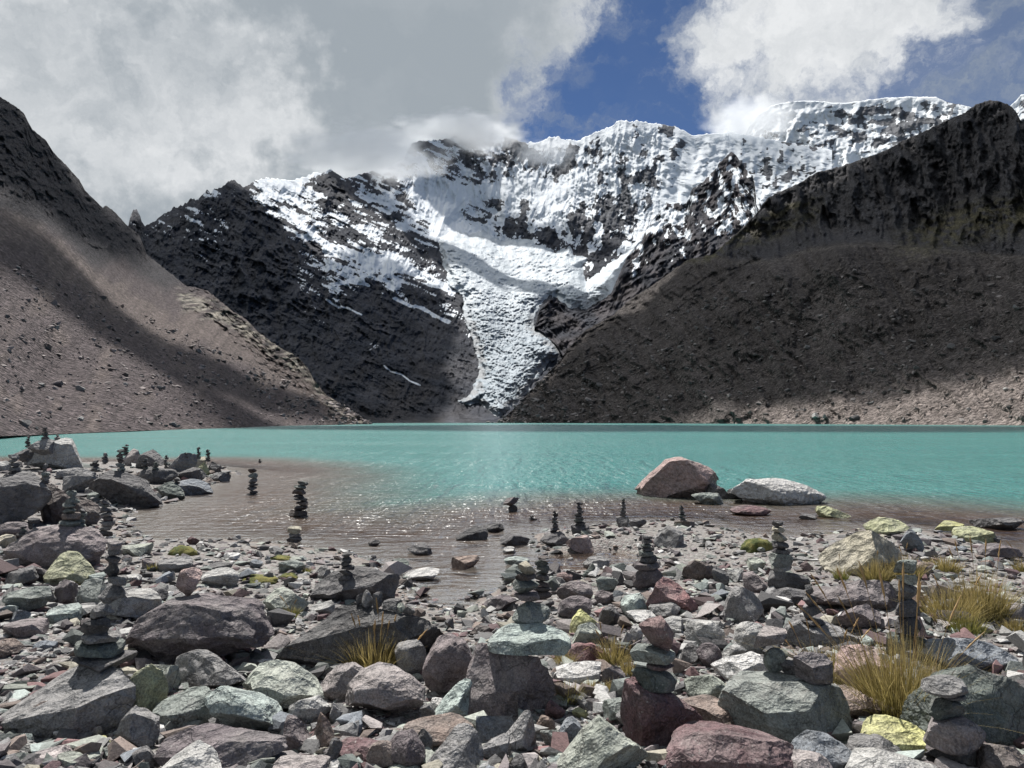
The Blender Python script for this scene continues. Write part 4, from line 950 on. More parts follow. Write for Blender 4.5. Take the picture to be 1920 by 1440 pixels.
R(940, 1335, 1006, 1418, 'grey', 'wedge', 'grey leaning slab below the central brown boulder', prof=[.4, .7, 1, .9])
R(1040, 1340, 1093, 1398, 'blue', 'angular', 'bluish grey block beside the layered ridge slab')
R(1072, 1328, 1104, 1348, 'yellow', 'slab', 'small pale yellow stone above the layered ridge slab')
R(1132, 1309, 1188, 1358, 'green', 'angular', 'green-grey rock between the low grass and the maroon slab')
R(1005, 1338, 1041, 1378, 'brown', 'angular', 'small brown stone at the foot of the central brown boulder')
R(1022, 1315, 1061, 1353, 'maroon', 'angular', 'small dark maroon stone at the foot of the central brown boulder')
R(1012, 1365, 1053, 1408, 'green', 'angular', 'small green-grey stone beside the grey leaning slab')
R(1003, 1420, 1034, 1452, 'white', 'angular', 'small white stone at the bottom edge near the middle')
R(953, 1415, 984, 1458, 'dark', 'angular', 'small dark stone at the bottom edge near the middle')
# --- right
R(1454, 1401, 1563, 1475, 'pinkgrey', 'round', 'pinkish grey rock at the bottom edge beside the maroon boulder')
R(1485, 1368, 1602, 1450, 'blue', 'round', 'bluish grey rock in front of the flat-topped green boulder', prof=[.6, 1, .9, .6])
R(1583, 1378, 1687, 1428, 'grey', 'round', 'smooth grey rock in front of the yellow-topped rock', prof=[.5, .9, 1, .7])
R(1580, 1395, 1758, 1480, 'pale', 'rough', 'pale white-streaked boulder at the bottom edge', 'r_front', prof=[.45, .8, 1, .95, .8, .6])
R(1616, 1349, 1748, 1412, 'yellow', 'slab', 'flat rock with a bright yellow lichen top', 'r_yellow', prof=[.85, 1, .95, .85], lich=.55)
R(1698, 1248, 1935, 1410, 'darkgreen', 'angular', 'massive dark green boulder at the picture edge behind the nearest cairn', 'r_massive', prof=[.45, .7, .9, 1, .98, .95], dr=.55, seed=6)
R(1740, 1190, 1907, 1265, 'blue', 'rough', 'dark bluish boulder spotted with white behind the massive green boulder', 'r_blue', prof=[.7, .97, 1, .85, .5], dr=.65)
R(1563, 1208, 1664, 1290, 'pink', 'round', 'smooth pink boulder half hidden by the big grass tuft', 'r_pink', prof=[.6, .95, 1, .95, .7])
R(1575, 1290, 1682, 1356, 'brown', 'angular', 'brown-grey rock at the foot of the big grass tuft', prof=[.8, 1, .8, .5])
R(1832, 1398, 1935, 1465, 'darkbrown', 'rough', 'dark brown rock in the bottom corner')
R(1460, 1155, 1605, 1215, 'grey', 'slab', 'long grey rock with a pale top in front of the mauve boulders', 'r_long', prof=[.9, 1, .9, .85, .75, .6], dr=.6)
R(1565, 1128, 1662, 1185, 'mauve', 'angular', 'mauve rock with a tilted flat face behind the straw grass', prof=[.7, 1, .9, .6])
R(1525, 1082, 1692, 1146, 'mauve', 'rough', 'broad mauve boulder behind the grass stalks', 'r_mauve', prof=[.55, .85, 1, 1, .85], dr=.6)
R(1443, 1097, 1528, 1136, 'dark', 'rough', 'long dark low rock joining the broad mauve boulder')
R(1395, 1072, 1443, 1113, 'mauve', 'angular', 'mauve rock at the foot of the tall cairn by the moss')
R(1437, 1066, 1518, 1110, 'dark', 'angular', 'dark block beneath the tall cairn by the moss', 'r_tall', dr=.7, prof=[.9, 1, 1, .9, .7])
R(1878, 1127, 1935, 1165, 'pinkgrey', 'round', 'pinkish brown rock at the picture edge beyond the dark bluish boulder')
R(1878, 1115, 1913, 1135, 'tan', 'slab', 'small tan rock at the picture edge above the pinkish brown rock')
R(1547, 988, 1713, 1080, 'tan', 'wedge', 'large pale olive boulder with rust patches near the water', 'r_rust', prof=[.45, .75, 1, .97, .8, .6], lich=.3, dr=.7, seed=14)
R(1623, 968, 1708, 1004, 'olive', 'angular', 'yellow-green block at the waterline behind the rust-patched boulder', lich=.35, prof=[.6, 1, .9, .6])
R(1687, 990, 1728, 1035, 'blue', 'wedge', 'dark bluish pointed stone leaning on the rust-patched boulder', prof=[.6, 1, .9, .5])
R(1745, 977, 1804, 993, 'yellow', 'slab', 'flat yellow rock awash offshore', lich=.5)
R(1787, 988, 1854, 1015, 'olive', 'slab', 'flat yellowish rock at the water edge on the right', lich=.4)
R(1833, 968, 1914, 993, 'dark', 'rough', 'dark wet rock standing in the water at the far right')
R(1530, 947, 1588, 971, 'olive', 'rough', 'mossy olive rock standing in the water', prof=[.9, 1, .7, .4])
R(1493, 963, 1534, 974, 'dark', 'rough', 'small dark rock in the water beside the mossy olive rock')
R(1195, 852, 1358, 934, 'pink', 'angular', 'great pinkish boulder standing in the lake', 'w_pink', prof=[.30, .66, .95, 1, .9, .75, .5], dr=.8, seed=31)
R(1362, 893, 1546, 946, 'white', 'round', 'great whitish boulder lying in the lake', 'w_white', prof=[.85, 1, 1, .95, .8, .5], dr=.6)
R(1287, 905, 1329, 932, 'dark', 'angular', 'dark block at the foot of the pinkish lake boulder')
R(1325, 906, 1364, 936, 'dark', 'angular', 'dark stone leaning on the pinkish lake boulder, nearer the whitish one')
R(1362, 915, 1394, 936, 'black', 'round', 'blackish stone between the two lake boulders')
R(1298, 922, 1359, 946, 'green', 'rough', 'green-grey rock in the shallows before the pinkish lake boulder')
R(1370, 947, 1444, 967, 'maroon', 'round', 'flat dark red rock in the shallows before the whitish lake boulder')
R(1280, 1047, 1344, 1090, 'darkbrown', 'rough', 'dark brown rough rock beside the red boulder, towards the moss', 'r_dbrown')
R(1336, 1063, 1368, 1100, 'dark', 'wedge', 'dark pointed rock beside the dark brown rough rock')
R(1363, 1066, 1396, 1092, 'pale', 'angular', 'pale stone beside the dark pointed rock')
R(1833, 1017, 1909, 1048, 'purple', 'round', 'purple low boulder on the gravel near the right water edge', 'r_purple')
R(1703, 1052, 1754, 1085, 'brown', 'angular', 'brown rock between the two grass patches behind the stalks')
R(1060, 1003, 1116, 1037, 'pink', 'rough', 'reddish pink rock at the edge of the small pool', 'i_pink')
R(1012, 996, 1069, 1025, 'dark', 'rough', 'dark rock at the shore under the slim cairn', 'i_dark')
R(937, 999, 994, 1023, 'dark', 'rough', 'dark wet rock in the inlet mouth', prof=[.5, 1, .9, .6])
R(853, 985, 916, 1013, 'black', 'wedge', 'blackish wet wedge rock in the inlet mouth', prof=[.3, .7, 1, .9])
R(905, 980, 946, 998, 'black', 'rough', 'blackish low rock behind the wedge rock of the inlet')
R(762, 1020, 811, 1041, 'dark', 'round', 'dark rounded stone in the inlet')
R(755, 1066, 823, 1088, 'white', 'slab', 'whitish flat slab lying in the inlet', prof=[.5, .8, 1, .9])
R(845, 1041, 899, 1069, 'brown', 'slab', 'brownish flat stone half under water in the inlet')
R(943, 1025, 968, 1038, 'white', 'slab', 'small whitish stone at the inlet mouth')
R(945, 1044, 993, 1060, 'mint', 'slab', 'mint green flat stone half under water at the inlet')
R(733, 1047, 768, 1064, 'darkgreen', 'angular', 'dark small stone at the side of the inlet')
R(690, 1012, 713, 1024, 'black', 'round', 'small black stone in the shallows near the dark cairn boulder')
R(1187, 1060, 1246, 1106, 'purple', 'round', 'dark purple round boulder under the layered cairn', 'r_pround')
R(1225, 987, 1286, 1028, 'grey', 'rough', 'rough grey boulder behind the layered cairn, near the water', 'i_rough')
R(1070, 980, 1106, 1002, 'dark', 'slab', 'dark slab under the slender shore cairn', 'i_base')
R(1155, 968, 1180, 990, 'dark', 'rough', 'dark rock at the foot of the shore cairn, towards the inlet')
R(1178, 972, 1212, 990, 'dark', 'rough', 'dark rock at the foot of the shore cairn, towards the pinkish lake boulder')
R(1264, 974, 1304, 988, 'darkbrown', 'slab', 'flat brown rock under the stubby cairn in the shallows', 'i_flat')
R(1093, 1043, 1143, 1067, 'grey', 'slab', 'grey flat rock beside the small pool')
R(1090, 1055, 1121, 1082, 'darkgreen', 'wedge', 'dark green pointed stone beside the small pool', prof=[.2, .6, 1, .5])
R(1117, 1080, 1159, 1110, 'green', 'angular', 'green-grey rock between the small pool and the mint green rock')
R(1112, 1106, 1152, 1134, 'mauve', 'rough', 'mauve rough rock beside the yellow lichen rock')
R(1043, 1072, 1075, 1092, 'pink', 'round', 'small salmon pink stone at the pool beside the central cairn')
R(1404, 1046, 1440, 1072, 'palegreen', 'angular', 'pale greenish stone propping the tall cairn by the moss')
R(1500, 1052, 1525, 1072, 'maroon', 'angular', 'small maroon stone beside the tall cairn by the moss')
R(1500, 1290, 1500 + 75, 1352, 'blue', 'angular', 'bluish stone hidden in shade under the flat-topped green boulder') if False else None
# small rocks balanced on the flat green boulder
R(1488, 1220, 1563, 1285, 'purple', 'angular', 'purplish block sitting on the flat-topped green boulder', on='r_green', off=-.05, dr=.8)
R(1462, 1232, 1500, 1262, 'dark', 'round', 'small dark stone behind the purplish block on the green boulder', on='r_green', off=.15)
# a few stones low in the hollow
R(1155, 1330, 1190, 1372, 'grey', 'angular', 'grey stone squeezed beside the maroon slab') 
# ------------------------------------------------------------------ cairns: each a pile of separate stones
CGROUP = 'stone cairns along the shore'
def cairn(x, yt, yb, wpx, n, pals, label, on=None, r=None, taper=.55, stones=None, lean=0.0, wet=False, name='cairn'):
    if on: r0, zb, yb2 = cast(on, x, yb); yt += (yb2 - yb); yb = yb2
    elif r: r0 = r; zb = CAMZ + float(ray(x, yb)[2]) * r
    else: r0, zb = ground_hit(x, yb)
    dx_, dy_, dz_ = [float(q) for q in ray(x, yb)]
    rc = r0 + .3 * wpx * r0 / F
    s = rc * dy_ / F
    rs = np.random.RandomState(int(x * 31 + yt * 17) % 99991)
    e = bpy.data.objects.new(name, None); COL.objects.link(e); e.empty_display_size = .1
    e.location = (dx_ * rc, dy_ * rc, zb - (.0 if not wet else .12))
    tag(e, label, 'cairn', CGROUP)
    hp = yb - yt
    if stones is None:
        hs = rs.uniform(.6, 1.4, n); hs *= hp / hs.sum(); stones = []
        for i in range(n):
            f_ = i / max(n - 1, 1); w_ = wpx * (1 - (1 - taper) * f_) * rs.uniform(.78, 1.15)
            if hs[i] > w_ * .75: w_ = hs[i] * 1.35
            stones.append((rs.uniform(-.10, .10) * wpx + lean * f_ * wpx, w_, hs[i], pals[rs.randint(len(pals))], ['slab', 'wedge', 'angular'][rs.randint(3)] if hs[i] < .45 * w_ else 'angular'))
    z = -.01 if not wet else 0.0
    extra = .12 if wet else 0
    for i, (ox, w_, h_, pal, kd) in enumerate(stones):
        H = h_ * s; W = w_ * s; D = W * rs.uniform(.7, .95)
        mx = w_ * .533; sub = 2 if mx < 11 else 3 if mx < 24 else 4 if mx < 60 else 5
        v, f = rock_shape(rs, sub, kd)
        v = v.copy(); v[:, 0] *= W; v[:, 1] *= D; v[:, 2] = v[:, 2] * H * 1.14 - .07 * H
        if i == 0 and extra: v[:, 2] -= 0.0; z += extra if False else 0
        me = mesh_np('stone', v, f, sub > 2)
        if sub > 2: me.set_sharp_from_angle(angle=math.radians(27))
        me.materials.append(m_rock)
        o = link('stone', me, parent=e); o.location = (ox * s, rs.uniform(-.06, .06) * W, z + (extra if extra else 0))
        o.rotation_euler = (rs.uniform(-.09, .09), rs.uniform(-.12, .12), rs.uniform(-.6, .6))
        c = PAL[pal]; j = rs.uniform(.6, 1.05); o.color = (c[0] * j, c[1] * j, c[2] * j, .0)
        z += H
    if wet:
        v, f = rock_shape(rs, 3, 'slab'); v = v.copy(); W = stones[0][1] * s * 1.15; v[:, 0] *= W; v[:, 1] *= W; v[:, 2] *= .16
        me = mesh_np('stone', v, f); me.materials.append(m_rock); o = link('stone', me, parent=e); o.location = (0, 0, -.02); o.color = (*PAL['dark'], 0)
    return e
DK = ['dark', 'black', 'darkgreen']; MX = ['dark', 'grey', 'green', 'darkbrown']
C = cairn
C(52, 817, 839, 13, 6, DK, 'small dark cairn at the water on the outer side of the rocky point', r=31)
C(84, 801, 826, 15, 7, DK, 'tall thin cairn rising against the scree behind the pale boulder', on='p_back')
C(107, 813, 822, 11, 2, ['grey', 'dark'], 'two small stones on the very top of the pale boulder', on='p_pale')
C(27, 844, 880, 24, 5, DK + ['grey'], 'broad cairn on the huge dark boulder at the picture edge', on='p_dark', taper=.7)
C(84, 868, 906, 18, 6, MX, 'cairn with a pale base stone on the inner side of the huge dark boulder', on='p_dark', taper=.4)
C(236, 821, 842, 15, 6, DK, 'ragged small cairn on top of the pinkish rock of the point', on='p_pink')
C(225, 840, 882, 18, 6, MX, 'stout column cairn on the dark wedge boulder', on='p_wedge', taper=.75)
C(197, 849, 870, 15, 3, ['grey', 'dark', 'white'], 'little cairn with a white cap behind the wedge boulder', r=26)
C(178, 863, 884, 20, 4, DK, 'low flat cairn beside the wedge boulder, towards the pale boulder', r=23)
C(272, 859, 880, 14, 5, DK, 'small pointed cairn before the pyramid-shaped rock', on='p_long')
C(293, 866, 881, 12, 4, DK, 'smallest cairn before the pyramid-shaped rock, nearer the tip', on='p_long')
C(311, 853, 878, 12, 5, DK, 'thin dark cairn between the pyramid rock and the tilted block', r=25)
C(348, 848, 858, 9, 3, DK, 'tiny cairn on the tilted block near the tip of the point', on='p_tilt')
C(372, 838, 860, 10, 5, DK, 'slim cairn standing highest at the tip of the point', on='p_tan')
C(390, 846, 869, 11, 6, DK, 'slim pointed cairn on the last dark block of the point', on='p_end')
C(332, 895, 908, 15, 2, ['dark'], 'single squat pile on the greenish waterline boulder', on='p_green', taper=.8)
C(473, 880, 927, 20, 6, MX, 'cairn standing in the water, the farther of two in front of the point', wet=True, taper=.8)
C(563, 905, 969, 31, 8, ['dark', 'darkgreen', 'grey', 'darkbrown'], 'tall cairn standing alone in the shallow water', wet=True, taper=.62)
C(552, 990, 1018, 27, 3, ['dark', 'grey', 'tan'], 'short cairn with a yellowish cap at the gravel edge', stones=[(0, 28, 10, 'dark', 'slab'), (0, 25, 7, 'grey', 'slab'), (0, 26, 11, 'tan', 'slab')])
C(133, 912, 988, 36, 7, ['green', 'dark', 'grey', 'brown'], 'tall tapering cairn of flat stones on the broad mauve boulder', on='l_mauve', taper=.35)
C(152, 953, 986, 20, 5, ['green', 'grey', 'dark'], 'shorter of the twin cairns on the broad mauve boulder', on='l_mauve', taper=.6)
C(198, 938, 1006, 31, 8, ['grey', 'dark', 'green'], 'tall grey cairn at the inlet side of the broad mauve boulder', r=14.2, taper=.6)
C(42, 964, 982, 17, 4, DK, 'low dark cairn on the mauve boulder near the picture edge', on='l_mauve')
C(63, 963, 983, 20, 2, DK, 'little table of dark stones on the mauve boulder', on='l_mauve', stones=[(-5, 7, 12, 'dark', 'angular'), (0, 22, 8, 'dark', 'slab')])
C(213, 1013, 1131, 52, 6, MX, 'crooked cairn with a round base stone on the pale grey slab', on='l_slab',
  stones=[(2, 58, 38, 'grey', 'angular'), (8, 40, 14, 'grey', 'slab'), (-3, 26, 24, 'dark', 'rough'), (14, 20, 0.1, 'grey', 'rough'), (-3, 30, 13, 'dark', 'slab'), (0, 25, 14, 'grey', 'slab'), (-2, 27, 14, 'pinkgrey', 'slab')])
C(186, 1150, 1257, 90, 6, MX, 'near cairn of six dark stones on the long grey slab', on='n_slab',
  stones=[(2, 112, 24, 'dark', 'slab'), (-2, 84, 22, 'darkgreen', 'slab'), (2, 66, 16, 'grey', 'slab'), (-2, 52, 28, 'dark', 'angular'), (-4, 46, 24, 'grey', 'angular')])
C(650, 1037, 1088, 27, 6, DK, 'dark cairn on the rough boulder by the inlet', on='m_dark', taper=.75)
C(960, 932, 960, 30, 2, ['dark', 'pinkgrey'], 'pinkish stone balanced on a narrow dark stone in the water', stones=[(2, 17, 12, 'black', 'angular'), (-1, 33, 14, 'mauve', 'rough')])
C(1040, 958, 998, 17, 7, DK, 'slim dark cairn on the shore rock nearest the inlet', on='i_dark', taper=.4)
C(1086, 940, 988, 19, 10, DK, 'slender cairn of many flat stones on the dark shore slab', on='i_base', taper=.6)
C(1170, 936, 986, 20, 9, DK, 'pointed cairn between two dark rocks on the shore', taper=.35)
C(1279, 952, 979, 15, 5, DK + ['grey'], 'stubby cairn on a flat brown rock in the shallows', on='i_flat')
C(1018, 1046, 1122, 36, 8, ['dark', 'black', 'darkbrown', 'darkgreen'], 'dark ragged cairn right behind the central cairn', r=7.9, taper=.55)
C(990, 1066, 1166, 58, 6, MX, 'central cairn topped by a pale stone, on the wide green slab', on='c_slab',
  stones=[(4, 72, 34, 'green', 'angular'), (-2, 52, 18, 'mauve', 'slab'), (-4, 50, 22, 'darkgreen', 'angular'), (-2, 40, 12, 'darkbrown', 'slab'), (-2, 38, 20, 'tan', 'angular')])
C(1213, 1003, 1066, 38, 8, DK + ['purple'], 'layered cairn widening downwards on the purple round boulder', on='r_pround',
  stones=[(0, 56, 13, 'purple', 'slab'), (2, 36, 10, 'dark', 'slab'), (-2, 27, 8, 'darkgreen', 'slab'), (2, 24, 7, 'dark', 'slab'), (-1, 20, 7, 'darkgreen', 'slab'), (0, 20, 8, 'dark', 'slab'), (1, 20, 8, 'grey', 'slab')])
C(1462, 978, 1071, 30, 8, MX, 'tall cairn with a green base stone near the round moss cushion', on='r_tall',
  stones=[(6, 34, 10, 'pale', 'slab'), (2, 44, 22, 'green', 'angular'), (4, 32, 8, 'dark', 'slab'), (2, 28, 14, 'dark', 'angular'), (2, 29, 18, 'tan', 'angular'), (-2, 23, 9, 'tan', 'slab'), (-3, 20, 11, 'dark', 'angular')])
C(1226, 1172, 1300, 80, 5, MX, 'cairn topped by a blood-red block, on the maroon slab', on='r_slab',
  stones=[(-2, 82, 40, 'darkgreen', 'angular'), (12, 50, 11, 'maroon', 'slab'), (-4, 84, 24, 'green', 'slab'), (12, 66, 56, 'red', 'rough')])
C(1449, 1183, 1264, 60, 2, MX, 'mushroom-like flat rock balanced on a small round stone', on='r_green',
  stones=[(2, 40, 42, 'green', 'round'), (-4, 72, 34, 'pinkgrey', 'slab')])
C(1518, 1098, 1170, 44, 5, DK, 'dark cairn standing on the long grey rock behind the straw grass', on='r_long',
  stones=[(-2, 60, 10, 'dark', 'slab'), (0, 36, 20, 'dark', 'angular'), (2, 32, 20, 'dark', 'angular'), (0, 24, 20, 'dark', 'angular')])
C(1700, 1065, 1262, 66, 6, MX, 'tallest cairn on the right, with a grey block on top, behind the grass stalks', r=6.2,
  stones=[(10, 84, 62, 'darkgreen', 'angular'), (6, 54, 38, 'dark', 'angular'), (4, 58, 30, 'dark', 'angular'), (0, 52, 30, 'grey', 'angular'), (4, 34, 16, 'palegreen', 'angular'), (4, 42, 26, 'green', 'angular')])
C(1788, 1300, 1452, 96, 5, MX, 'nearest cairn in the corner, an oval stone on its top',
  stones=[(0, 82, 34, 'dark', 'angular'), (2, 108, 56, 'mauve', 'round'), (-10, 70, 32, 'darkgreen', 'wedge'), (4, 44, 10, 'grey', 'slab'), (-8, 84, 32, 'grey', 'round')])
C(745, 930 + 118, 1062, 12, 3, DK, 'low stack of dark stones at the side of the inlet')
C(998, 966, 976, 14, 2, DK, 'tiny pile of stones in the water between two cairns')
C(486, 860, 868, 8, 2, DK, 'tiny dark pile far out in the shallows off the point')
# ------------------------------------------------------------------ grass tufts and moss
def grass_material(name, root, mid, tip):
    m, t = material(name)
    f = attr(t, 't'); rnd = attr(t, 'rnd')
    c = t.mix(t.ramp(f, .0, .45), rgb(*root), rgb(*mid)); c = t.mix(t.ramp(f, .4, .95), c, rgb(*tip))
    c = t.scale(c, t.ramp(rnd, 0, 1, .6, 1.35, False))
    d = t.n('ShaderNodeBsdfPrincipled', Base_Color=c, Roughness=.6); tr = t.n('ShaderNodeBsdfTranslucent', Color=c)
    t.n('ShaderNodeOutputMaterial', Surface=t.n('ShaderNodeMixShader', Fac=.35, i1=d, i2=tr)); return m
m_ichu = grass_material('straw_grass', (.085, .08, .028), (.225, .185, .062), (.42, .33, .14))
m_green = grass_material('green_grass', (.06, .075, .02), (.16, .17, .04), (.33, .28, .10))
m_seed = grass_material('seed_head', (.34, .25, .11), (.42, .29, .13), (.46, .32, .16))
def blades(rs, n, rad, h, spread, wd, lenv=(.45, 1.0), droop=.35):
    ns = 5
    a = rs.uniform(0, 2 * np.pi, n); q = np.sqrt(rs.uniform(0, 1, n)) * rad
    x0 = np.cos(a) * q; y0 = np.sin(a) * q
    ln = h * rs.uniform(lenv[0], lenv[1], n) * (1 - .25 * q / (rad + 1e-6))
    la = a + rs.normal(0, .5, n); lean = spread * (q / (rad + 1e-6)) * rs.uniform(.2, 1.35, n) + rs.normal(0, .16, n); lean = np.where(rs.uniform(0, 1, n) < .08, lean * 2.2, lean)
    tt = np.linspace(0, 1, ns)
    up_ = ln[:, None] * tt * (1 - droop * .5 * np.abs(lean)[:, None] * tt); out_ = ln[:, None] * (lean[:, None] * tt * .7 + droop * lean[:, None] * tt ** 2.4)
    cx = x0[:, None] + np.cos(la)[:, None] * out_; cy = y0[:, None] + np.sin(la)[:, None] * out_
    wv = wd * (1 - .85 * tt)[None, :] * rs.uniform(.6, 1.3, n)[:, None]
    pa = rs.uniform(0, np.pi, n); wxv = np.cos(pa)[:, None] * wv; wyv = np.sin(pa)[:, None] * wv * .6
    L = np.stack([cx - wxv, cy - wyv, up_], -1); Rr = np.stack([cx + wxv, cy + wyv, up_], -1)
    co = np.stack([L, Rr], 2).reshape(-1, 3)
    b0 = (np.arange(n) * ns * 2)[:, None]; k = np.arange(ns - 1)[None, :] * 2
    f = np.stack([b0 + k, b0 + k + 1, b0 + k + 3, b0 + k + 2], -1).reshape(-1, 4)
    t_ = np.broadcast_to(tt[None, :, None], (n, ns, 2)).ravel(); rn = np.repeat(rs.uniform(0, 1, n), ns * 2)
    return mesh_np('blades', co, f, True, fattr={'t': t_, 'rnd': rn})
def stalk(rs, base, h, lean, az_, head):
    ns = 8; tt = np.linspace(0, 1, ns); o = lean * h * (tt * .6 + .5 * tt ** 2.5)
    cx = base[0] + math.cos(az_) * o; cy = base[1] + math.sin(az_) * o; cz = h * tt * (1 - .12 * abs(lean))
    V, Fq, T = [], [], []
    rad = np.full(ns, .0019)
    hs = np.linspace(1 - head, 1, 9); pr = np.interp(hs, tt, np.arange(ns))
    allt = np.concatenate([tt[tt < 1 - head], hs]); rad = np.where(allt >= 1 - head, 0.0, .0019)
    hh = (allt - (1 - head)) / head
    rad = np.where(hh >= 0, .0020 + .0050 * np.sin(np.clip(hh, 0, 1) * np.pi) ** .7 * (1 + .45 * rs.uniform(-1, 1, len(allt))), .0019)
    X = np.interp(allt, tt, cx); Y = np.interp(allt, tt, cy); Z = np.interp(allt, tt, cz)
    for i in range(len(allt)):
        for j in range(4):
            an = j * np.pi / 2 + i * .5 * (hh[i] >= 0); V.append((X[i] + math.cos(an) * rad[i], Y[i] + math.sin(an) * rad[i], Z[i])); T.append(allt[i])
    for i in range(len(allt) - 1):
        for j in range(4): Fq.append((i * 4 + j, i * 4 + (j + 1) % 4, i * 4 + 4 + (j + 1) % 4, i * 4 + 4 + j))
    me = mesh_np('seed_stalk', V, Fq, True, fattr={'t': T, 'rnd': np.full(len(V), rs.uniform())}); me.materials.append(m_seed); return me
def tuft(x, yb, wpx, hpx, n, label, stalks=(), mat=None, spread=.55, r=None, droop=.35, lenv=(.45, 1.0), wd=.0030, name='grass_tuft', on=None):
    if on: r0, zb, _ = cast(on, x, yb)
    elif r: r0 = r; zb = CAMZ + float(ray(x, yb)[2]) * r
    else: r0, zb = ground_hit(x, yb)
    dx_, dy_, _z = [float(q) for q in ray(x, yb)]; s = r0 * dy_ / F
    rs = np.random.RandomState(int(x * 13 + yb * 7) % 99991)
    e = bpy.data.objects.new(name, None); COL.objects.link(e); e.empty_display_size = .1
    e.location = (dx_ * (r0 + .1), dy_ * (r0 + .1), zb - .02); tag(e, label, 'grass tuft', 'grass tufts among the rocks')
    h = hpx * s; rad = wpx * s * .5 / (1 + spread * 1.1)
    me = blades(rs, n, rad, h, spread, wd * max(1.0, r0 / 5.5), lenv, droop); me.materials.append(mat or m_ichu)
    o = link('blades', me, parent=e); tag(o, kind='stuff')
    for (sx, sh, ln) in stalks:      # lean sideways in photo, height in pixels, sideways offset of the foot
        hh = sh * s; me = stalk(rs, (ln * s, rs.uniform(-.05, .05)), hh, abs(sx), 0.0 if sx > 0 else math.pi, rs.uniform(.16, .26))
        link('seed_stalk', me, parent=e)
    return e
T = tuft
T(702, 1268, 130, 102, 560, 'olive grass tuft with seed heads before the blackish boulder', [(-.12, 108, -20), (.05, 118, 10), (.12, 110, 24), (.02, 104, 0), (-.2, 112, -22), (.10, 100, 16), (.55, 92, 45), (-.05, 96, 5), (.48, 84, 50), (-.08, 140, 12)], spread=.7)
T(1690, 1356, 215, 172, 1300, 'largest straw-coloured grass tuft with tall seed stalks, before the massive green boulder', [(-.22, 290, -40), (-.35, 280, -50), (-.1, 285, -10), (.02, 290, 10), (.06, 275, 20), (-.45, 250, -50), (.0, 262, -4), (-.3, 235, -30), (.28, 240, 40), (.1, 255, 25), (-.6, 230, -40), (-.16, 300, -20), (.62, 180, 30), (.04, 268, 34), (-.52, 200, -50)], spread=.75, lenv=(.5, 1.1))
T(1842, 1164, 120, 112, 700, 'tall upright tuft on the right, the higher of a pair', [(-.12, 150, -25), (-.05, 160, -10), (.04, 150, 10), (-.2, 140, -30), (.1, 150, 20)], spread=.5, mat=m_ichu)
T(1780, 1172, 145, 82, 700, 'wide olive tuft, the lower of a pair on the right', [(-.4, 90, -30), (.35, 100, 20), (-.2, 96, -10)], spread=.85)
T(1812, 1194, 90, 60, 380, 'small green-yellow tuft in front of the pair on the right', spread=.7, mat=m_green)
T(1556, 1282, 150, 86, 420, 'thin straw grass clump between the long grey rock and the pink boulder', [(-.3, 120, -40), (.2, 100, 10), (-.1, 118, -30), (.5, 100, 30), (-.5, 90, -40), (.3, 120, 20)], spread=.9, lenv=(.3, 1))
T(1643, 1092, 76, 55, 340, 'olive tuft below the rust-patched boulder', [(.1, 60, 0)], spread=.6)
T(1696, 1088, 86, 60, 360, 'straw tuft at the corner of the rust-patched boulder', [(.15, 70, 0), (-.2, 66, 5)], spread=.6)
T(1770, 1072, 90, 36, 380, 'low yellow tuft beyond the brown rock', spread=.8)
T(1577, 1090, 34, 34, 160, 'slight pale tuft at the foot of the rust-patched boulder', [(.0, 50, 0)], spread=.5, mat=m_green)
T(1905, 1190, 70, 38, 320, 'yellow tuft at the picture edge on the right gravel', spread=.7)
T(1918, 1078, 40, 40, 160, 'tuft cut by the picture edge near the water', [(-.45, 70, 0)], spread=.7)
T(1067, 1330, 52, 56, 320, 'bright green tuft in front of the whitish flat block', spread=.75, mat=m_green)
T(1108, 1306, 40, 32, 180, 'short yellow tuft beside the bright green tuft', spread=.7)
T(1148, 1308, 36, 36, 180, 'short straw tuft nearest the maroon slab', spread=.7)
T(1058, 1256, 50, 40, 260, 'yellowish tuft between the central boulder and the dull red rock', [(.9, 44, 5)], spread=.6)
T(1150, 1252, 76, 66, 380, 'rusty straw tuft between the dull red rock and the red-topped cairn', [(-.3, 70, -10), (.2, 76, 5), (-.1, 80, -15)], spread=.7)
T(1178, 1276, 40, 52, 220, 'straw tuft tight behind the red-topped cairn', [(.1, 60, 0)], spread=.6)
T(545, 1162, 40, 30, 160, 'small dry tuft at the foot of the pale green block', [(-.5, 44, 0), (.3, 40, 0)], spread=.9, mat=m_green)
T(287, 1072, 30, 22, 130, 'small green tuft on the gravel behind the flat grey rock', spread=.6, mat=m_green)
T(4, 975, 40, 44, 260, 'orange straw tuft at the picture edge below the point', [(.1, 50, 0)], spread=.5)
T(575, 1076, 24, 14, 120, 'tiny yellow-green tuft beside the green-grey angular rock', spread=.9, mat=m_green)
T(140, 1102, 22, 14, 90, 'tiny yellow tuft at the foot of the olive yellow block', spread=.9, mat=m_green)

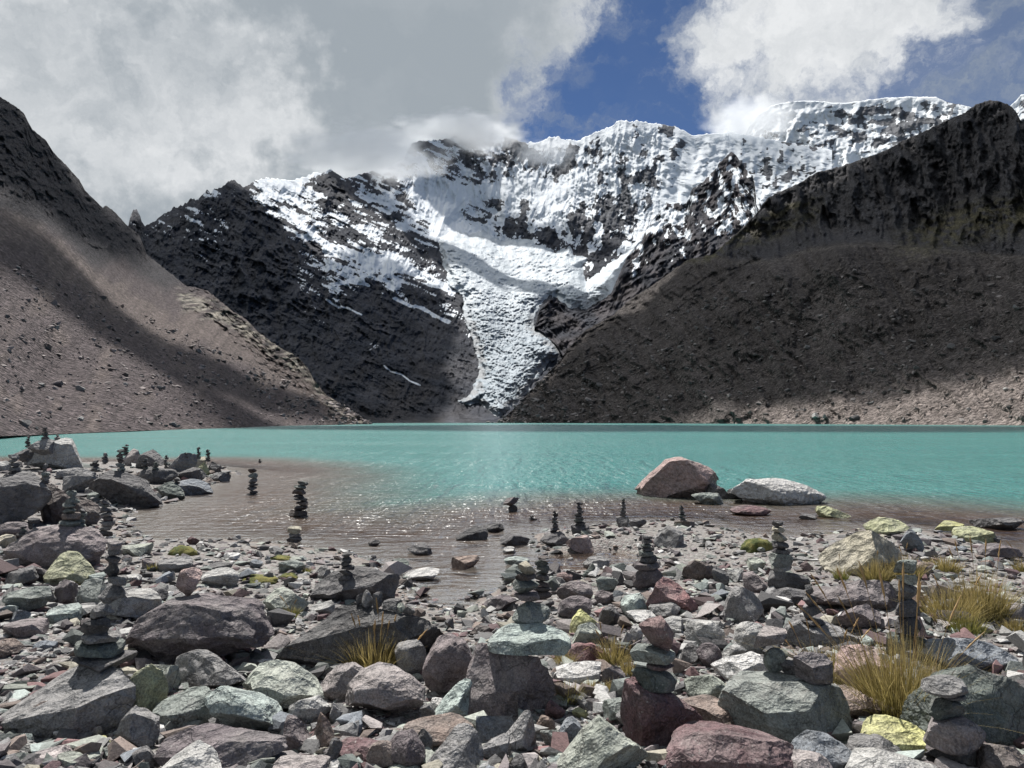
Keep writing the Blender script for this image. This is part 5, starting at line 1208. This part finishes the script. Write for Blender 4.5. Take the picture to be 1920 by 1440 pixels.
m_moss, t = material('moss')
P = t.n('ShaderNodeTexCoord').outputs['Object']; a = t.noise(P, 60, 4, .7); b_ = t.noise(P, 7, 4, .6)
c = t.mix(t.ramp(b_, .35, .65), rgb(.055, .075, .018), rgb(.20, .18, .05)); c = t.scale(c, t.ramp(a, .3, .7, .6, 1.4, False))
bm_ = t.n('ShaderNodeBump', Strength=1.0, Distance=1.0, Height=t.m('MULTIPLY', a, .02))
t.n('ShaderNodeOutputMaterial', Surface=t.n('ShaderNodeBsdfPrincipled', Base_Color=c, Roughness=.95, Normal=bm_))
def moss(x0, y0, x1, y1, label):
    xm = .5 * (x0 + x1); r0, zb = ground_hit(xm, y1); dx_, dy_, dz_ = [float(q) for q in ray(xm, y1)]; s = r0 * dy_ / F
    W = (x1 - x0) * s; D = W * .8; H = max((y1 - y0) * s - .5 * D * -dz_, .02)
    v, f = ico(4); v = v.copy(); rs = np.random.RandomState(int(x0 * 3 + y0)); o_ = rs.uniform(0, 40, 2)
    v *= (1 + .35 * fbm(v[:, 0] * 1.6 + o_[0], v[:, 1] * 1.6 + o_[1], v[:, 2], 4))[:, None]; v[:, 2] += .12 * fbm(v[:, 0] * 9, v[:, 1] * 9, o_[0], 3)
    v = v * np.array([W / 2, D / 2, H])
    me = mesh_np('moss_cushion', v, f); me.materials.append(m_moss)
    o = link('moss_cushion', me); o.location = (dx_ * (r0 + .4 * D), dy_ * (r0 + .4 * D), zb - .01); tag(o, label, 'moss', 'moss cushions on the gravel')
moss(1390, 1008, 1446, 1036, 'round green moss cushion beside the tall cairn')
moss(316, 1022, 370, 1042, 'flat green moss patch on the gravel near the inlet, the farther one')
moss(445, 1076, 520, 1094, 'yellow-green moss patch on the gravel behind the pale green block')
moss(500, 1040, 546, 1051, 'thin moss patch on the gravel beside the green-grey angular rock')
moss(520, 1074, 560, 1088, 'small yellow-green moss patch next to the green-grey angular rock')
# ------------------------------------------------------------------ smaller loose rocks, each its own object
LM = dict(l_mauve='broad mauve boulder', l_olive='olive yellow block', l_big='biggest dark purple boulder', l_slab='pale grey slab', l_pgreen='pale green block', m_dark='dark rough boulder', m_black='huge blackish boulder',
          n_slab='long grey slab', n_yellow='tilted yellow-green slab', n_grey='flat-topped grey rock', n_mint='mint green streaked rock', n_purple='long purple slab', c_olive='pale olive-green boulder', c_round='smooth rounded boulder', c_mauve='large mauve boulder',
          c_boulder='central cairn boulder', c_yellow='yellow lichen rock', c_red='dull red rock', c_redbig='dusty red boulder', c_mint='smooth mint rock', c_speck='speckled round boulder', r_block='blocky grey rock', r_white='white speckled rock', r_green='flat green boulder',
          r_slab='maroon slab', r_maroon='big maroon boulder', r_tri='layered ridge slab', r_massive='massive dark green boulder', r_blue='dark bluish boulder', r_pink='smooth pink boulder', r_long='long grey rock', r_mauve='broad mauve boulder behind the stalks', r_rust='rust-patched boulder',
          r_dbrown='dark brown rough rock', r_purple='purple low boulder', i_pink='reddish pink pool rock', i_rough='rough grey shore boulder', r_tall='tall cairn by the moss', r_pround='layered cairn', l_pale='pale round-backed rock', p_wedge='dark wedge boulder')
rs = np.random.RandomState(77); used = set(); made = 0; tries = 0
pk = ['grey', 'dark', 'pale', 'mauve', 'purple', 'green', 'brown', 'pinkgrey', 'grey', 'dark', 'pale', 'white', 'mint', 'maroon', 'blue', 'mauve']
CUT = {'angular': 'angular', 'slab': 'flat', 'rough': 'knobbly', 'round': 'rounded', 'wedge': 'pointed'}
hand = list(BOXES)
while made < 84 and tries < 6000:
    tries += 1
    y = 1010 + 425 * rs.uniform() ** .8; x = rs.uniform(5, 1915)
    wpx = (12 + 34 * rs.uniform() ** 1.6) * (.55 + .75 * (y - 1000) / 440)
    gp = at_z(x, y, .35)
    if poly_sd(gp[0], gp[1], LAND) < .15: continue
    hpx = wpx * rs.uniform(.5, .85); x0, y0, x1, y1 = x - wpx / 2, y - hpx, x + wpx / 2, y
    bad = False
    for (a, b, c_, d) in BOXES:
        ox = min(x1, c_) - max(x0, a); oy = min(y1, d) - max(y0, b)
        if ox > 0 and oy > 0 and ox * oy > .30 * wpx * hpx: bad = True; break
    if bad: continue
    pal = pk[rs.randint(len(pk))]; kd = ['angular', 'slab', 'rough', 'round', 'wedge', 'angular'][rs.randint(6)]
    best = sorted(LM, key=lambda k: math.hypot(.5 * (ROCKS[k]['box'][0] + ROCKS[k]['box'][2]) - x, ROCKS[k]['box'][3] - y))
    ok = None
    for k in best[:4]:
        bx = ROCKS[k]['box']
        rel = 'in front of' if y > bx[3] + 6 else 'behind' if y < bx[1] + (bx[3] - bx[1]) * .4 else 'beside'
        sz = 'tiny' if wpx < 16 else 'small' if wpx < 26 else 'fist-sized' if wpx < 36 else 'mid-sized'
        lab = f"{sz} {NAMES[pal]} {CUT[kd]} stone {rel} the {LM[k]}"
        if lab not in used: ok = lab; break
    if ok is None: continue
    used.add(ok); rock(x0, y0, x1, y1, pal, kd, ok, name='rock', sink=.3); made += 1

# ------------------------------------------------------------------ rubble between the rocks (nobody could count it)
m_rub, t = material('rubble_stone')
P = t.n('ShaderNodeTexCoord').outputs['Object']; base = attr(t, 'col', 'Color')
n_ = t.noise(P, 55, 4, .65)
c = t.scale(base, t.ramp(n_, .3, .7, .65, 1.35, False))
bm_ = t.n('ShaderNodeBump', Strength=.8, Distance=1.0, Height=t.m('MULTIPLY', n_, .012))
t.n('ShaderNodeOutputMaterial', Surface=t.n('ShaderNodeBsdfPrincipled', Base_Color=c, Roughness=.85, Normal=bm_))
def hull_stones(k, seed):
    """sharp-edged shards: convex hulls of a few random points"""
    rs = np.random.RandomState(seed); out = []
    for _ in range(k):
        p = rs.normal(size=(rs.randint(8, 13), 3)); p /= np.linalg.norm(p, axis=1)[:, None]
        p = p * rs.uniform(.55, 1.0, (len(p), 1))
        bm = bmesh.new(); [bm.verts.new(q) for q in p]
        bmesh.ops.convex_hull(bm, input=bm.verts); bmesh.ops.delete(bm, geom=[q for q in bm.verts if not q.link_faces], context='VERTS')
        bmesh.ops.triangulate(bm, faces=bm.faces); bm.verts.index_update()
        v = np.array([q.co[:] for q in bm.verts]); f = np.array([[l.index for l in q.verts] for q in bm.faces], np.int32); bm.free()
        lo, hi = v.min(0), v.max(0); out.append(((v - lo) / (hi - lo) * 2 - 1, f))
    return out
HULLS = hull_stones(28, 3)
def stones_mesh(name, pts, size, rs, flat=.55, pals=None, sink=.25, pal_arr=None):
    n = len(pts)
    if pal_arr is None:
        P_ = np.array([PAL[k] for k in pals]); col = P_[rs.randint(len(P_), size=n)] * rs.uniform(.42, 1.08, (n, 1)); g_ = col.mean(1, keepdims=True); col = g_ + (col - g_) * .85
    else: col = pal_arr
    sc_ = np.stack([size * rs.uniform(.8, 1.6, n), size * rs.uniform(.6, 1.1, n), size * flat * rs.uniform(.6, 1.4, n)], -1) * .5
    a = rs.uniform(0, 2 * np.pi, n); ti = rs.normal(0, .28, n); kind = rs.randint(len(HULLS), size=n)
    V, Fa, Cc = [], [], []; base = 0
    for h, (v0, f0) in enumerate(HULLS):
        i = np.where(kind == h)[0]; m = len(i); nv = len(v0)
        if not m: continue
        v = v0[None] * sc_[i][:, None, :]
        ca, sa = np.cos(a[i])[:, None], np.sin(a[i])[:, None]; ct, st = np.cos(ti[i])[:, None], np.sin(ti[i])[:, None]
        X, Y, Z = v[..., 0], v[..., 1], v[..., 2]
        Y, Z = Y * ct - Z * st, Y * st + Z * ct
        X, Y = X * ca - Y * sa, X * sa + Y * ca
        v = np.stack([X, Y, Z], -1) + pts[i][:, None, :]; v[..., 2] += (sc_[i, 2] * (1 - 2 * sink))[:, None]
        V.append(v.reshape(-1, 3)); Fa.append((f0[None] + (np.arange(m) * nv)[:, None, None]).reshape(-1, 3) + base); Cc.append(np.repeat(col[i], nv, 0)); base += m * nv
    return mesh_np(name, np.concatenate(V), np.concatenate(Fa), False, cattr={'col': np.concatenate(Cc)})
def sample_ground(n, ymin, ymax, rs, minsd=-.25, xr=(-320, 2240)):
    px = rs.uniform(xr[0], xr[1], n); py = ymin + (ymax - ymin) * rs.uniform(0, 1, n)
    x, y, z = ray(px, py); r = (0.3 - CAMZ) / z
    for _ in range(5): r = (ground_z(x * r, y * r).clip(-.1, 2) - CAMZ) / z
    X, Y = x * r, y * r; sd = poly_sd(X, Y, LAND); k = sd > minsd
    global LASTPX; LASTPX = np.stack([px, py], -1)[k]
    return np.stack([X, Y, ground_z(X, Y)], -1)[k], r[k]
rs = np.random.RandomState(5)
pl = ['grey', 'grey', 'pale', 'dark', 'mauve', 'white', 'pinkgrey', 'green', 'grey', 'brown', 'purple', 'pale', 'palegreen', 'maroon']
pts, r = sample_ground(21500, 868, 1470, rs)
size = .011 * r * rs.uniform(.35, 1.0, len(r)) ** 1.6 * .9 + .006
o = link('pebbles', stones_mesh('pebbles', pts, size * 1.3, rs, .42, pl), m_rub); tag(o, 'countless grey pebbles covering the shore between the rocks', 'pebbles', kind='stuff')
pts, r = sample_ground(8800, 872, 1470, rs)
dens = fbm(pts[:, 0] * .8, pts[:, 1] * .8, 2.0, 3); k = (dens > -.02) | (rs.uniform(size=len(r)) < .22)
clear_ = np.zeros(len(r), bool)
for pg in ([(235, 1012), (640, 1030), (690, 1060), (600, 1100), (520, 1100), (300, 1080), (240, 1050)], [(1470, 1005), (1620, 1000), (1560, 1085), (1470, 1060)], [(1740, 1040), (1930, 1060), (1960, 1260), (1860, 1210), (1800, 1120)], [(-40, 1180), (140, 1175), (150, 1240), (20, 1290), (-60, 1290)], [(860, 1130), (910, 1150), (900, 1190), (840, 1180)]):
    clear_ |= in_poly(pts[:, 0], pts[:, 1], [tuple(at_z(a_, b_, .4)) for a_, b_ in pg])
k &= ~(clear_ & (rs.uniform(size=len(r)) < .85)); pts, r = pts[k], r[k]
size = .042 * np.clip(1.15 - r / 16, .34, 1) * r * rs.uniform(.28, 1.0, len(r)) ** 1.8
o = link('rubble', stones_mesh('rubble', pts, size, rs, .6, pl + ['mint', 'red', 'tan'], sink=.3), m_rub); tag(o, 'loose broken stones of mixed colours filling the gaps of the shore', 'rubble', kind='stuff')

pts, r = sample_ground(3400, 1075, 1470, rs, xr=(-200, 2120))
free = np.ones(len(r), bool)
for (a_, b_, c_, d_) in hand:
    w_ = c_ - a_; free &= ~((LASTPX[:, 0] > a_ + .06 * w_) & (LASTPX[:, 0] < c_ - .06 * w_) & (LASTPX[:, 1] > b_) & (LASTPX[:, 1] < d_ + 12))
pts, r = pts[free], r[free]
clear_ = np.zeros(len(r), bool)
for pg in ([(1740, 1040), (1930, 1060), (1990, 1260), (1860, 1230), (1800, 1120)], [(-40, 1180), (140, 1175), (150, 1240), (20, 1290), (-60, 1290)], [(860, 1130), (910, 1150), (900, 1190), (840, 1180)]):
    clear_ |= in_poly(pts[:, 0], pts[:, 1], [tuple(at_z(a_, b_, .4)) for a_, b_ in pg])
k = ~(clear_ & (rs.uniform(size=len(r)) < .9)) & (rs.uniform(size=len(r)) < np.where(np.hypot(pts[:, 0], pts[:, 1]) > 6.5, .55, 1)); pts, r = pts[k], r[k]
size = r * (.011 + .024 * rs.uniform(0, 1, len(r)) ** 1.8); pts[:, 2] += size * rs.uniform(0, .15, len(r))
o = link('broken_stones', stones_mesh('broken_stones', pts, size, rs, .68, ['grey', 'dark', 'mauve', 'purple', 'green', 'brown', 'maroon', 'dark', 'pale', 'blue', 'darkgreen', 'pinkgrey'], sink=.2), m_rub); tag(o, 'broken angular stones jumbled between the big near rocks', 'rubble', kind='stuff')

# ------------------------------------------------------------------ stones strewn over the slopes
def slope_stones(name, pts3, cond, n, lo, hi, rs, label, dark):
    PX, PY, Pn = pts3; idx = np.argwhere(cond(PX, PY)); sel = idx[rs.randint(len(idx), size=3 * n)]; q_ = fbm(PX[sel[:, 0], sel[:, 1]] / 45, PY[sel[:, 0], sel[:, 1]] / 25, 7.0, 4) + rs.normal(0, .35, 3 * n); sel = sel[np.argsort(-q_)[:n]]
    p = Pn[sel[:, 0], sel[:, 1]]; r = np.hypot(p[:, 0], p[:, 1])
    s = r * (lo + (hi - lo) * rs.uniform(0, 1, n) ** 6)
    col = np.array(dark)[None] * rs.uniform(.5, 1.7, (n, 1))
    o = link(name, stones_mesh(name, p, s, rs, .7, pal_arr=col), m_rub); tag(o, label, 'stones', kind='stuff')
slope_stones('scree_stones', A_PTS, lambda X, Y: (Y > np.interp(X, [-300, 0, 200, 400, 700], [350, 480, 560, 650, 790])) & (Y < np.interp(X, [-300, 0, 250, 450, 690], [828, 814, 805, 800, 796])), 5000, .0012, .0075, rs, 'grey stones strewn over the scree slope', (.17, .145, .14))
slope_stones('moraine_stones', G_PTS, lambda X, Y: (Y > np.interp(X, [900, 1300, 1500, 1920, 2300], [760, 560, 500, 520, 500])) & (X < 1990) & (Y < 794.5), 5000, .0010, .0070, rs, 'grey stones strewn over the moraine slope', (.15, .135, .13))
def far_boulder(pts3, px, py, wpx, pal, label):
    PX, PY, Pn = pts3; i = np.argmin((PX - px) ** 2 + (PY - py) ** 2); p = Pn.reshape(-1, 3)[i]; r = math.hypot(p[0], p[1])
    W = wpx * p[1] / F; rs = np.random.RandomState(int(px * 3 + py)); v, f = rock_shape(rs, 3, 'angular')
    me = finish_rock('boulder', v, f, W, W * .9, W * .62, W * .15, False); o = link('boulder', me); o.location = p - np.array([0, 0, .05 * W])
    c = PAL[pal]; o.color = (*c, 0); tag(o, label, 'rock', 'boulders strewn over the far slopes')
for a in [(155, 732, 18, 'grey', 'largest grey boulder standing on the sunlit lower scree slope'), (108, 724, 20, 'mauve', 'flat mauve boulder next to the largest one on the lower scree'), (107, 616, 11, 'pale', 'pale boulder alone high on the sunlit scree at the left'),
          (325, 799, 15, 'dark', 'dark boulder at the foot of the scree, by the waterline'), (300, 729, 12, 'dark', 'dark boulder inside the shadow band of the scree'), (78, 724, 12, 'grey', 'small grey boulder left of the flat mauve one on the scree'),
          (152, 788, 13, 'pale', 'pale boulder low on the scree just above the water'), (235, 722, 10, 'grey', 'grey boulder on the scree to the right of the largest one'), (18, 660, 11, 'grey', 'grey boulder on the scree at the picture edge'), (48, 799, 22, 'dark', 'dark block at the foot of the scree behind the point')]:
    far_boulder(A_PTS, *a)
for a in [(1601, 786, 16, 'black', 'black boulder at the foot of the moraine, close to the water'), (1514, 653, 12, 'grey', 'grey boulder halfway up the shaded moraine'), (1530, 782, 16, 'pale', 'pale boulder at the foot of the moraine, left of the black one'),
          (1476, 735, 11, 'dark', 'dark boulder where the moraine shadow ends'), (1635, 758, 10, 'white', 'whitish boulder on the sunlit foot of the moraine'), (1868, 640, 16, 'dark', 'dark boulder high on the moraine near the picture edge'),
          (1785, 652, 16, 'dark', 'broad dark boulder on the upper right moraine'), (1903, 577, 10, 'grey', 'grey boulder highest on the moraine at the picture edge'), (1886, 733, 11, 'pale', 'pale boulder on the sunlit moraine near the picture edge'), (1718, 690, 10, 'grey', 'grey boulder in mid moraine above the sunlit foot')]:
    far_boulder(G_PTS, *a)
# ------------------------------------------------------------------ cloud hanging on the peaks
def peak_cloud(px, py, r, wpx, hpx, depth, dens, label, seed, thr=.46, soft=.16):
    m, t = material('peak_cloud')
    P = t.n('ShaderNodeTexCoord').outputs['Object']
    n1_ = t.noise(t.vm('ADD', P, (seed, seed * .7, 0)), 2.4, 5, .62)
    fall = t.ramp(t.vm('LENGTH', P, out=1), 1.0, 0.25, 0.0, 1.0, False)
    d = t.ramp(t.m('ADD', n1_, t.m('MULTIPLY', t.m('SUBTRACT', fall, .5), .62)), thr, thr + soft)
    d = t.m('MULTIPLY', t.m('MULTIPLY', d, t.ramp(fall, 0.0, 0.2)), dens)
    v = t.n('ShaderNodeVolumePrincipled', Color=rgb(.93, .945, .96), Density=d, Anisotropy=0.2)
    t.n('ShaderNodeOutputMaterial', Volume=v)
    bm = bmesh.new(); bmesh.ops.create_icosphere(bm, subdivisions=3, radius=1.03)
    me = bpy.data.meshes.new('cloud'); bm.to_mesh(me); bm.free(); me.materials.append(m)
    o = link('cloud', me); p = unproject(px, py, r); o.location = p
    o.scale = (wpx * p[1] / F / 2, depth, hpx * p[1] / F / 2)
    tag(o, label, 'cloud', 'clouds hanging on the peaks', 'stuff')
peak_cloud(690, 294, 2750, 400, 140, 280, .011, 'grey cloud wrapped round the peaks above the dark rock wall', 3.1, thr=.40, soft=.3)
peak_cloud(860, 252, 3800, 350, 120, 260, .014, 'grey cloud over the rock band at the top of the cirque', 8.4, thr=.40, soft=.3)
peak_cloud(1020, 288, 3400, 200, 84, 160, .007, 'thin white mist drifting across the middle of the cirque wall', 5.7, thr=.44, soft=.3)
peak_cloud(1410, 225, 4600, 250, 120, 300, .005, 'white cloud sitting on the shoulder of the far snow peak', 12.3, thr=.40, soft=.3)
